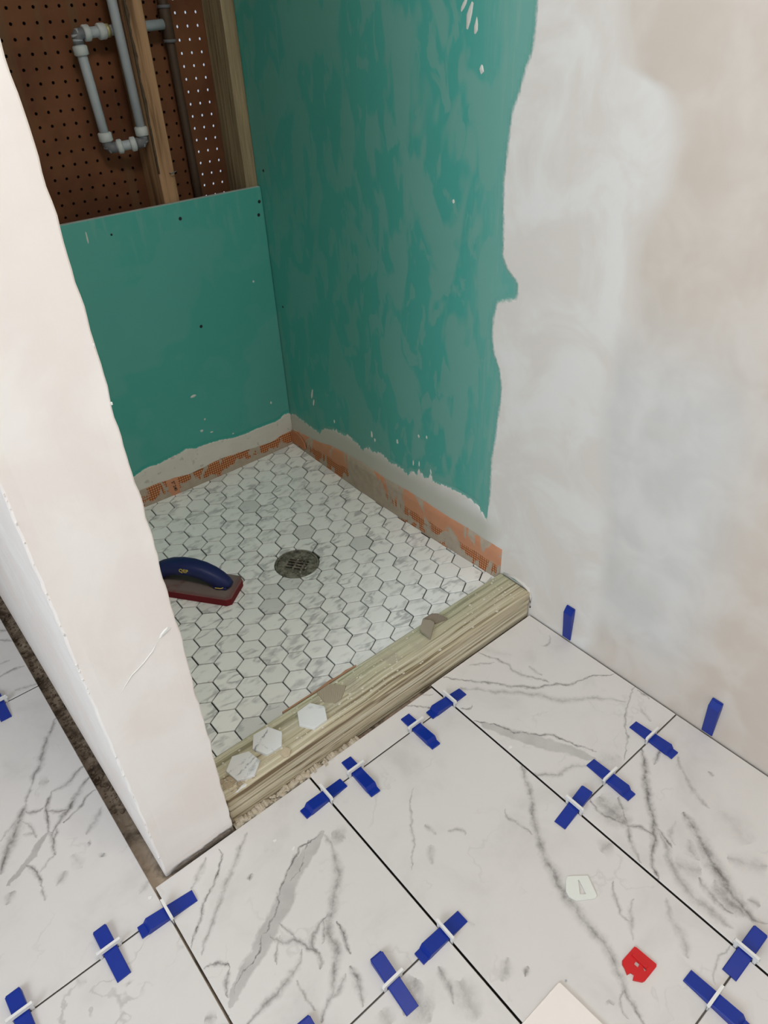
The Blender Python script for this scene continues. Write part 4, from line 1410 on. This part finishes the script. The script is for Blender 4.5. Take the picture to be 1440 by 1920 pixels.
LOOSE = [loose_mat('hex_plain', [(0.6, 0.8, 0.019, 0.005, 0.25)]),
         loose_mat('hex_dotted', [(-0.45, 0.89, 0.010, 0.003, 0.9), (0.9, 0.3, -0.012, 0.002, 0.3)]),
         loose_mat('hex_veined', [(-0.25, 0.97, -0.006, 0.0022, 0.8), (-0.1, 1.0, 0.006, 0.0025, 0.45), (-0.35, 0.93, -0.018, 0.006, 0.5)])]
loose_hex(math.radians(63), -0.5645, 0.0557, 'plain white hexagon tile on the curb, furthest of three from the partition', 0)
loose_hex(math.radians(56), -0.6565, 0.0643, 'white hexagon tile with a dotted grey vein, middle one of three on the curb', 1)
loose_hex(math.radians(40), -0.7166, 0.0477, 'grey-veined white hexagon tile on the curb beside the partition', 2)

def loose_poly(name, pts, z, h, mat, label, cat, ribs=None, bev=0.0005):
    cx = sum(p[0] for p in pts) / len(pts)
    cy = sum(p[1] for p in pts) / len(pts)
    q = [(p[0] - cx, p[1] - cy) for p in pts]
    if poly_area(q) < 0:
        q = q[::-1]
    bm = bmesh.new()
    bm_prism(bm, q, 0, h, bev)
    o = from_bm(name, bm, mat)
    o.location = (cx, cy, z)
    tag(o, label, cat)
    return o


def ribbed(name, rgb, ang, pitch):
    k = NT(name, 0.9, 0.15)
    P = k.obj()
    u = k.vec('DOT_PRODUCT', P, (math.cos(ang), math.sin(ang), 0))
    f = k.ramp(k.math('PINGPONG', u, pitch / 2), 0.0, pitch / 2)
    c = lin(rgb)
    k.color(k.mix(f, tuple(v * 0.86 for v in c[:3]) + (1,), c))
    k.bump(f, 0.5, 0.0008)
    return k.m


loose_poly('broken_tile', [(-0.2411, 0.1061), (-0.2158, 0.1050), (-0.2073, 0.0974), (-0.2010, 0.0726), (-0.2294, 0.0794), (-0.2397, 0.0959)], ZC + 0.0002, 0.0055,
           ribbed('tile_back_warm', (146, 134, 120), 2.2, 0.0030), 'upturned broken mosaic tile with ribbed brown back lying under its other half on the curb', 'tile')
loose_poly('broken_tile', [(-0.2462, 0.1013), (-0.2348, 0.0874), (-0.2350, 0.0769), (-0.2705, 0.0503), (-0.2714, 0.0818)], ZC + 0.0059, 0.0055,
           ribbed('tile_back_grey', (164, 154, 138), 0.8, 0.0030), 'paler half of an upturned broken mosaic tile lying on top of the other half', 'tile')
loose_poly('mortar_hexagon', [(-0.5253, 0.0975), (-0.4952, 0.0986), (-0.4727, 0.0726), (-0.4976, 0.0539), (-0.5119, 0.0536), (-0.5277, 0.0676)], ZC + 0.0002, 0.0022,
           ribbed('ribbed_mortar', (168, 157, 137), 2.6, 0.0034), 'thin ribbed hexagon of grey mortar stuck on the curb behind the plain hexagon tile', 'mortar')
loose_poly('mortar_chip', [(-0.6399, 0.0333), (-0.6352, 0.0209), (-0.6435, 0.0134), (-0.6525, 0.0156), (-0.6540, 0.0268)], ZC + 0.0002, 0.0045,
           ribbed('beige_chip', (206, 190, 164), 2.0, 0.003), 'small beige mortar chip on the curb near the dotted hexagon tile', 'mortar')

# ================================================================ SHOWER DRAIN
drain = empty('shower_drain', (DX, DY, DZ - 0.001), 'round dirty metal drain grate in the middle of the hexagon shower floor', 'drain')
k = NT('dirty_drain_metal', 0.55, 0.5)
P = k.pos()
c = k.mix(k.ramp(k.noise(P, 70, 5, 0.7), 0.38, 0.62), lin((98, 92, 82)), lin((158, 150, 138)))
c = k.mix(k.ramp(k.noise(P, 160, 3), 0.66, 0.74), c, lin((190, 184, 172)))
k.color(c)
k.b.inputs['Metallic'].default_value = 0.35
k.bump(k.noise(P, 120, 4), 0.2, 0.001)
M_DRAIN = k.m
def ring(bm, r0, r1, z0, z1, n=48):
    rows = []
    for (r_, z_) in ((r0, z0), (r0, z1), (r1, z1), (r1, z0)):
        rows.append([bm.verts.new((r_ * math.cos(2 * math.pi * i / n), r_ * math.sin(2 * math.pi * i / n), z_)) for i in range(n)])
    for a, b in zip(rows, rows[1:] + rows[:1]):
        for i in range(n):
            bm.faces.new([a[i], a[(i + 1) % n], b[(i + 1) % n], b[i]])
bm = bmesh.new()
ring(bm, 0.0490, 0.0540, -0.004, 0.0026)
from_bm('drain_ring', bm, M_DRAIN, drain)
# grate: a disc with parallel slots either side of a spine, built as bars across a rim
bm = bmesh.new()
ring(bm, 0.0345, 0.0482, -0.0032, 0.0014)
def bar(u0, u1, v0, v1):
    bm_box(bm, (u0, v0, -0.003), (u1, v1, 0.0012), 0.0004)
slots = (-0.0150, -0.0050, 0.0050, 0.0150)
edges = [-0.0352] + [q for v in slots for q in (v - 0.0030, v + 0.0030)] + [0.0352]
for v0, v1 in zip(edges[0::2], edges[1::2]):
    m_ = min(abs(v0), abs(v1))
    half = math.sqrt(0.0375 ** 2 - m_ * m_) if m_ < 0.0375 else 0.0
    bar(-half, half, v0, v1)
for u in (-0.0320, -0.0045, 0.0170, 0.0320):
    bm_box(bm, (u - (0.006 if abs(u) > 0.03 else 0.0024), -0.0185, -0.0028), (u + (0.006 if abs(u) > 0.03 else 0.0024), 0.0185, 0.0017), 0.0004)
gr = from_bm('grate', bm, M_DRAIN, drain)
gr.rotation_euler = (0, 0, SLOTDIR)
bm = bmesh.new()
bm_tube(bm, [(0, 0, -0.003), (0, 0, -0.0295)], 0.0385, 32, cap=False)
vs = [bm.verts.new((0.0385 * math.cos(2 * math.pi * i / 32), 0.0385 * math.sin(2 * math.pi * i / 32), -0.006)) for i in range(32)]
bm.faces.new(vs)
from_bm('drain_well', bm, M_DARKBROWN, drain)
for a in (0.6, 3.74):
    bm = bmesh.new()
    bm_tube(bm, [(0.043 * math.cos(a), 0.043 * math.sin(a), 0.0005), (0.043 * math.cos(a), 0.043 * math.sin(a), 0.0022)], [0.0038, 0.003], 10)
    from_bm('grate_screw', bm, M_DRAIN, drain)
crumbs('drain_grit', 14, lambda r: ((lambda a, q: (q * math.cos(a), q * math.sin(a), 0.0010))(r.random() * 6.28, 0.045 * r.random() ** 0.5)), 0.0014, M_FLECK, drain, 31, 0.6)

# ================================================================ RUBBER GROUT FLOAT
fu = Vector((-0.615, 0.788)).normalized()
ang = math.atan2(fu.y, fu.x)
fv = Vector((fu.y, -fu.x))          # to the right/back side
P1 = Vector((-0.5130, 0.4565))      # near corner of the front end
FW, FL = 0.088, 0.235
zb = cone(-0.50, 0.50) + 0.0012
gf = empty('grout_float', (P1.x, P1.y, zb), 'grout float with red rubber pad and dark blue handle on the shower floor', 'grout float', None, (math.atan(SLOPE) * 0.5, -math.atan(SLOPE) * 0.7, ang))
# local: x along pad, y to the left of the direction (so the pad spans y from -FW to 0)
k = NT('red_rubber', 0.75, 0.25)
P = k.obj()
dust = k.math('MULTIPLY', k.ramp(k.noise(P, 28, 5, 0.65), 0.22, 0.50), k.ramp(k.sep(P)[2], 0.0165, 0.0185))
inner = k.math('MULTIPLY', k.ramp(k.sep(P)[0], 0.002, 0.02, 0.6, 1.0), k.ramp(k.sep(P)[1], -0.001, -0.012, 0.6, 1.0))
c = k.mix(k.noise(P, 50, 3), lin((96, 20, 28)), lin((116, 30, 36)))
k.color(k.mix(k.math('MULTIPLY', dust, inner), c, lin((122, 108, 104))))
M_RUBBER = k.m
bm = bmesh.new()
pad = [(0.010, 0.0), (FL - 0.01, 0.0), (FL, -0.01), (FL, -FW + 0.01), (FL - 0.01, -FW), (0.010, -FW), (0.0, -FW + 0.012), (0.0, -0.008)]
pad = pad[::-1] if poly_area(pad) < 0 else pad
bm_prism(bm, pad, 0.0, 0.0195, 0.0025)
from_bm('rubber_pad', bm, M_RUBBER, gf)
M_HANDLE = plain('dark_blue_handle', (30, 40, 92), 0.5, 0.35, 0.12, 30)
# swept arched handle
def handle():
    st = []
    yc = -0.046
    prof = [(0.026, 0.018, 0.014, 0.022), (0.032, 0.026, 0.017, 0.024), (0.044, 0.036, 0.019, 0.024), (0.060, 0.047, 0.020, 0.023), (0.080, 0.056, 0.0205, 0.022), (0.105, 0.061, 0.0205, 0.022),
            (0.130, 0.061, 0.0205, 0.022), (0.155, 0.056, 0.0205, 0.022), (0.175, 0.047, 0.020, 0.023), (0.191, 0.036, 0.019, 0.024), (0.203, 0.026, 0.017, 0.024), (0.209, 0.018, 0.014, 0.022)]
    bm = bmesh.new()
    rings = []
    m = 16
    for i, (x, z, hw, ht) in enumerate(prof):
        a = prof[max(i - 1, 0)]
        b = prof[min(i + 1, len(prof) - 1)]
        t = Vector((b[0] - a[0], 0, b[1] - a[1])).normalized()
        nrm = Vector((-t.z, 0, t.x))
        ring_ = []
        for q in range(m):
            th = 2 * math.pi * q / m
            cy, cz = math.cos(th), math.sin(th)
            sy = math.copysign(abs(cy) ** 0.7, cy)
            sz = math.copysign(abs(cz) ** 0.7, cz)
            ring_.append(bm.verts.new(Vector((x, yc, z)) + Vector((0, 1, 0)) * sy * hw + nrm * sz * ht * 0.8))
        rings.append(ring_)
    for r0, r1 in zip(rings[:-1], rings[1:]):
        for q in range(m):
            bm.faces.new([r0[q], r0[(q + 1) % m], r1[(q + 1) % m], r1[q]])
    bm.faces.new(rings[0]); bm.faces.new(rings[-1])
    return from_bm('handle', bm, M_HANDLE, gf, True)


hd = handle()
for x0 in (0.020, 0.180):
    bm = bmesh.new()
    bm_box(bm, (x0, -0.064, 0.0185), (x0 + 0.035, -0.028, 0.0265), 0.004, 2)
    from_bm('handle_foot', bm, M_HANDLE, gf)
M_GOLD = plain('yellow_line', (206, 186, 96), 0.6, 0.3, 0.1, 60)
bm = bmesh.new()
bm_tube(bm, [(0.0335, -0.0665, 0.027), (0.029, -0.064, 0.0268), (0.0265, -0.046, 0.030), (0.029, -0.028, 0.0268), (0.0335, -0.0255, 0.027), (0.046, -0.0255, 0.0268)], 0.0011, 6)
o = from_bm('yellow_seam', bm, M_GOLD, hd)
tag(o, 'thin yellow seam')


def text_mesh(name, s, size, mat, parent, mat4, ext=0.0004):
    cu = bpy.data.curves.new(name, 'FONT')
    cu.body = s
    cu.size = size
    cu.extrude = ext
    cu.align_x = 'CENTER'
    cu.align_y = 'CENTER'
    tmp = bpy.data.objects.new('tmp_text', cu)
    COL.objects.link(tmp)
    dg = bpy.context.evaluated_depsgraph_get()
    dg.update()
    me = bpy.data.meshes.new_from_object(tmp.evaluated_get(dg))
    bpy.data.objects.remove(tmp)
    me.transform(mat4)
    me.materials.clear()
    return link(name, me, mat, parent)


# lettering on the side of the handle that faces the room (+y side of the pad's frame)
def frame(o_, x_, y_):
    x_ = Vector(x_).normalized(); y_ = Vector(y_); z_ = x_.cross(y_).normalized(); y_ = z_.cross(x_)
    m4 = Matrix.Identity(4)
    for i_, a_ in enumerate((x_, y_, z_)):
        for j_ in range(3):
            m4[j_][i_] = a_[j_]
    m4.translation = Vector(o_)
    return m4
text_mesh('handle_lettering', 'QEP', 0.0125, M_GOLD, hd, frame((0.118, -0.0250, 0.0635), (-1, 0, 0), (0, -0.10, 1)), 0.0008)

# printed size mark on the back membrane
text_mesh('printed_mark', "5\" 240", 0.0125, M_BLACK, wall_back, frame((-0.4010, YB - 0.0088, 0.0715), (0.12, 0, -1), (1, 0, 0.12)), 0.0003)

# ================================================================ PIPES IN THE OPEN WALL
YPI = 1.020
pipes = empty('water_pipe', (-0.34, YPI, 0.90), 'loop of grey plastic water pipe with pale collars in front of the brown pegboard', 'pipe')
PO = Vector((-0.34, YPI, 0.90))
def L_(p):
    return Vector(p) - PO
TL, TR_, BL, BR = Vector((-0.3455, YPI, 1.108)), Vector((-0.150, YPI + 0.008, 1.116)), Vector((-0.3345, YPI, 0.8985)), Vector((-0.2605, 0.995, 0.9045))
RT = Vector((-0.2735, 0.995, 1.45))
PR = 0.0100
def pipe_seg(a, b, r_=PR, mat=M_GREYPIPE, name='pipe_length'):
    return tube(name, [L_(a), L_(a.lerp(b, 0.5)), L_(b)], r_, mat, pipes)
def collar(a, b, d0, d1, r_=0.0148):
    u = (b - a).normalized()
    bm = bmesh.new()
    bm_tube(bm, [L_(a + u * d0), L_(a + u * (d0 + 0.002)), L_(a + u * (d1 - 0.002)), L_(a + u * d1)], [r_ * 0.82, r_, r_, r_ * 0.82], 16)
    return from_bm('collar', bm, M_COLLAR, pipes, True)
def elbow(c, a, b, name='elbow'):
    ua, ub = (a - c).normalized(), (b - c).normalized()
    pts = [c + ua * 0.017]
    for i in range(7):
        t = i / 6
        pts.append(c + ua * 0.012 * (1 - t) ** 2 + ub * 0.012 * t ** 2 )
    pts.append(c + ub * 0.017)
    return tube(name, [L_(p) for p in pts], 0.0112, M_ELBOW, pipes)
pipe_seg(TL, TR_)
pipe_seg(TL, BL)
pipe_seg(BL, BR)
pipe_seg(BR, RT)
elbow(TL, TR_, BL); elbow(BL, TL, BR); elbow(BR, BL, RT)
collar(TL, TR_, 0.0145, 0.029); collar(TL, TR_, 0.046, 0.063)
tube('brass_ring', [L_(TL + (TR_ - TL).normalized() * 0.063), L_(TL + (TR_ - TL).normalized() * 0.071)], 0.0125, M_BRASS, pipes)
collar(TL, BL, 0.019, 0.037)
collar(BL, TL, 0.0135, 0.032)
collar(BL, BR, 0.0185, 0.031); collar(BL, BR, 0.0475, 0.0605)
collar(BR, RT, 0.0125, 0.031)

stack = empty('vertical_pipe', (-0.135, 1.040, 0.40), 'brown vertical pipe with a tee joint between the middle stud and the perforated strip', 'pipe')
tube('pipe_length', [(0.006, 0, 0.0), (0.002, 0, 0.5), (-0.004, 0, 1.2)], 0.0100, M_DARKPIPE, stack)
tube('tee_joint', [(0.0005, 0, 0.685), (0.0005, 0, 0.687), (0.0000, 0, 0.745), (0.0000, 0, 0.747)], [0.0110, 0.0128, 0.0128, 0.0110], M_DARKPIPE, stack)
tube('tee_rim', [(0.0005, 0, 0.682), (0.0005, 0, 0.688)], 0.0142, M_ELBOW, stack)
tube('tee_rim', [(0.0, 0, 0.744), (0.0, 0, 0.750)], 0.0142, M_ELBOW, stack)

# ================================================================ TILE LEVELLING WEDGES AND CLIPS
def wedge_mesh(kind):
    """stepped: thick end falls to a low tongue; flush: blunt thick end; upright: long sloped heel"""
    L, W = 0.091, 0.0212
    h = W / 2
    c = 0.0011
    bm = bmesh.new()
    xt = {'stepped': 0.0755, 'flush': 0.0835, 'upright': 0.0760}[kind]
    x2, z2 = {'stepped': (0.0805, 0.0046), 'flush': (0.0850, 0.0090), 'upright': (0.0885, 0.0045)}[kind]
    sec = [(0.0, 0.0028), (0.030, 0.0062), (xt, 0.0118)]
    rows = []
    for x, z in sec:
        rows.append([bm.verts.new(p) for p in ((x, -h, 0.0003), (x, -h, z - c), (x, -h + c, z), (x, h - c, z), (x, h, z - c), (x, h, 0.0003))])
    for a, b in zip(rows[:-1], rows[1:]):
        for i in range(6):
            bm.faces.new([a[i], a[(i + 1) % 6], b[(i + 1) % 6], b[i]])
    bm.faces.new(rows[0][::-1])
    e = [bm.verts.new(p) for p in ((x2, -h + 0.0004, 0.0003), (x2, -h + 0.0004, z2), (x2, h - 0.0004, z2), (x2, h - 0.0004, 0.0003))]
    r_ = rows[-1]
    bm.faces.new([r_[0], r_[1], e[1], e[0]]); bm.faces.new([r_[1], r_[2], e[1]])
    bm.faces.new([r_[2], r_[3], e[2], e[1]]); bm.faces.new([r_[3], r_[4], e[2]])
    bm.faces.new([r_[4], r_[5], e[3], e[2]]); bm.faces.new([r_[5], r_[0], e[0], e[3]])
    bm.faces.new(e[::-1])
    if kind == 'stepped':
        bm_box(bm, (x2 - 0.0005, -0.0099, 0.0003), (L, 0.0099, z2 - 0.0004), 0.0005)
    if kind == 'flush':
        bm_box(bm, (x2 - 0.0005, -0.0096, 0.0003), (0.0872, 0.0096, z2 - 0.0004), 0.0005)
    if kind == 'upright':
        bm_box(bm, (x2 - 0.0005, -0.0102, 0.0003), (0.0905, 0.0102, z2 - 0.0006), 0.0005)
    bmesh.ops.recalc_face_normals(bm, faces=bm.faces)
    me = bpy.data.meshes.new('levelling_wedge')
    bm.to_mesh(me)
    bm.free()
    me.materials.append(M_BLUE)
    return me


def clip_mesh():
    bm = bmesh.new()
    t = 0.0009
    for s in (-1, 1):
        a, b = (0.0118, 0.0168) if s > 0 else (-0.0168, -0.0118)
        bm_box(bm, (-t, a, -0.0085), (t, b, 0.0125), 0.0003)
    # top bar: trapezoid with rounded ends and a thicker rim
    pts = [(-0.0178, 0.0112), (0.0178, 0.0112), (0.0195, 0.0130), (0.0180, 0.0182), (-0.0180, 0.0182), (-0.0195, 0.0130)]
    a = [bm.verts.new((-0.0021, p[0], p[1])) for p in pts]
    b = [bm.verts.new((0.0021, p[0], p[1])) for p in pts]
    bm.faces.new(a); bm.faces.new(b[::-1])
    for i in range(6):
        bm.faces.new([a[i], a[(i + 1) % 6], b[(i + 1) % 6], b[i]])
    bmesh.ops.recalc_face_normals(bm, faces=bm.faces)
    me = bpy.data.meshes.new('levelling_clip')
    bm.to_mesh(me)
    bm.free()
    me.materials.append(M_WHITEPL)
    return me


WEDGE_ME = {q: wedge_mesh(q) for q in ('stepped', 'flush', 'upright')}
CLIP_ME = clip_mesh()
FLUSH = (6, 7, 10, 11, 13, 14)
WEDGES = [  # thin end xy, direction to thick end (degrees), joint crossed, where
    ((-0.5804, -0.0535), 183, ('x', XJ[4]), 'parallel to the curb, nearest the white partition'),
    ((-0.5482, -0.0189), 268, ('y', -0.0514), 'pointing at the curb, nearer the white partition'),
    ((-0.4022, -0.0178), 269, ('y', -0.0514), 'pointing at the curb, nearer the right wall'),
    ((-0.2743, -0.0485), 180, ('x', XJ[5]), 'parallel to the curb, nearest the right wall'),
    ((-0.0885, -0.3200), 268, ('y', -0.3607), 'nearest the right wall'),
    ((-0.2165, -0.3180), 267, ('y', -0.3607), 'second nearest the right wall'),
    ((-0.3546, -0.3594), 6, ('x', XJ[5]), 'third from the right wall, above the loose white piece'),
    ((-0.3535, -0.6600), 0, ('x', XJ[5]), 'cut by the right edge of the picture'),
    ((-0.3982, -0.6216), 269.5, ('y', -0.6620), 'right of the red piece, in the corner'),
    ((-0.5821, -0.3566), 181, ('x', XJ[4]), 'left of the loose white piece, bottom centre'),
    ((-0.7235, -0.4010), 87, ('y', -0.3568), 'left of the white plate, bottom centre'),
    ((-0.8515, -0.3985), 87, ('y', -0.3568), 'almost wholly cut off by the bottom edge'),
    ((-0.8800, -0.0570), 178, ('x', XJ[3]), 'at the corner of the white partition'),
    ((-1.0140, -0.0960), 91, ('y', -0.0486), 'second from the lower left corner'),
    ((-1.1435, -0.0980), 91, ('y', -0.0486), 'in the lower left corner'),
    ((-1.0035, 0.5075), 90, ('y', 0.5537), 'at the left edge beyond the dirty gap'),
]
proto_w = bpy.data.objects.new('levelling_wedge', WEDGE_ME['stepped'])
proto_c = bpy.data.objects.new('levelling_clip', CLIP_ME)
for i, (p, deg, (ax, jv), where) in enumerate(WEDGES):
    w = proto_w if i == 0 else proto_w.copy()
    COL.objects.link(w)
    w.data = WEDGE_ME['flush' if i in FLUSH else 'stepped']
    w.location = (p[0], p[1], 0.0)
    w.rotation_euler = (0, 0, math.radians(deg))
    tag(w, 'blue wedge on the floor, ' + where, 'wedge', 'blue levelling wedges lying on the floor tiles')
    c = proto_c if i == 0 else proto_c.copy()
    COL.objects.link(c)
    d = Vector((math.cos(math.radians(deg)), math.sin(math.radians(deg))))
    s = ((jv - p[0]) / d.x) if ax == 'x' else ((jv - p[1]) / d.y)
    q = Vector(p) + d * s
    c.location = (q.x, q.y, 0.0)
    c.rotation_euler = (0, 0, math.radians(round(deg / 90) * 90))
    tag(c, 'white clip over the blue wedge ' + where, 'clip', 'white levelling clips in the tile joints')
for y, where in ((-0.0940, 'just right of the curb end'), (-0.4220, 'nearer the right edge of the picture')):
    w = proto_w.copy()
    COL.objects.link(w)
    w.data = WEDGE_ME['upright']
    m4 = Matrix(((0, 0, -1, -0.0022), (0, 1, 0, y), (1, 0, 0, 0.0035), (0, 0, 0, 1)))
    w.matrix_world = m4 @ Matrix.Rotation(0.0, 4, 'X')
    tag(w, 'blue wedge upright against the right wall, ' + where, 'wedge', 'blue wedges standing against the wall')

# ================================================================ LOOSE PLASTIC PIECES ON THE FLOOR
def plate_with_hole(name, outline, hole, h, mat, label, cat):
    """flat plate with one hole: outline and hole as polygons, filled by triangulation"""
    cx = sum(p[0] for p in outline) / len(outline)
    cy = sum(p[1] for p in outline) / len(outline)
    bm = bmesh.new()
    loops = []
    for poly in [outline] + hole:
        vs = [bm.verts.new((p[0] - cx, p[1] - cy, 0.0)) for p in poly]
        loops.append(vs)
        for i in range(len(vs)):
            bm.edges.new((vs[i], vs[(i + 1) % len(vs)]))
    bmesh.ops.triangle_fill(bm, use_beauty=True, edges=list(bm.edges))
    r_ = bmesh.ops.extrude_face_region(bm, geom=list(bm.faces))
    for v in [g_ for g_ in r_['geom'] if isinstance(g_, bmesh.types.BMVert)]:
        v.co.z += h
    o = from_bm(name, bm, mat)
    o.location = (cx, cy, 0.0003)
    tag(o, label, cat)
    return o, (cx, cy)


wo = [(-0.4138, -0.4228), (-0.3898, -0.4424), (-0.3902, -0.4450), (-0.4039, -0.4715), (-0.4091, -0.4723), (-0.4310, -0.4575), (-0.4340, -0.4553), (-0.4353, -0.4517), (-0.4376, -0.4440), (-0.4349, -0.4364), (-0.4218, -0.4252)]
pl, (cx, cy) = plate_with_hole('clip_base', wo, [[(-0.4066, -0.4371), (-0.4051, -0.4384), (-0.4144, -0.4587), (-0.4221, -0.4530)]], 0.0026, M_CREAMPL,
                               'loose white snapped-off clip base with a triangular slot lying on the marble', 'clip')
ro = [(-0.4229, -0.5515), (-0.4216, -0.5541), (-0.4191, -0.5855), (-0.4219, -0.5874), (-0.4500, -0.5874), (-0.4539, -0.5860), (-0.4620, -0.5756), (-0.4550, -0.5728), (-0.4562, -0.5683), (-0.4624, -0.5664), (-0.4579, -0.5592), (-0.4560, -0.5538), (-0.4520, -0.5510)]
rp, (cx, cy) = plate_with_hole('red_clip_base', ro, [[(-0.4374, -0.5642), (-0.4367, -0.5698), (-0.4430, -0.5707), (-0.4433, -0.5648)], [(-0.4359, -0.5739), (-0.4361, -0.5808), (-0.4401, -0.5801)]], 0.0030, M_RED,
                               'small notched red plastic clip base lying on the marble', 'clip')
bm = bmesh.new()
bm_prism(bm, [(-0.4364 - cx, -0.5553 - cy), (-0.4364 - cx, -0.5803 - cy), (-0.4320 - cx, -0.5803 - cy), (-0.4320 - cx, -0.5563 - cy)], 0.003, 0.0048, 0.0008)
from_bm('raised_rib', bm, M_RED, rp)
sq = [(-0.5424, -0.5111), (-0.6204, -0.5107), (-0.6210, -0.5760), (-0.5390, -0.5765)]
sqp = loose_poly('white_plate', [(-0.5424, -0.5111), (-0.5445, -0.5095), (-0.6215, -0.5095), (-0.6225, -0.5890), (-0.5400, -0.5890), (-0.5385, -0.5870)], 0.0003, 0.005, plain('glossy_white', (240, 232, 226), 0.35, 0.4, 0.01, 20),
                 'plain white square plate lying on the marble at the bottom edge', 'plate', bev=0.001)
bm = bmesh.new()
bm_tube(bm, [(0.034, 0.034, 0.0045), (0.034, 0.034, 0.0054)], [0.0016, 0.0013], 8)
from_bm('plate_pin', bm, M_GREYPIPE, sqp)
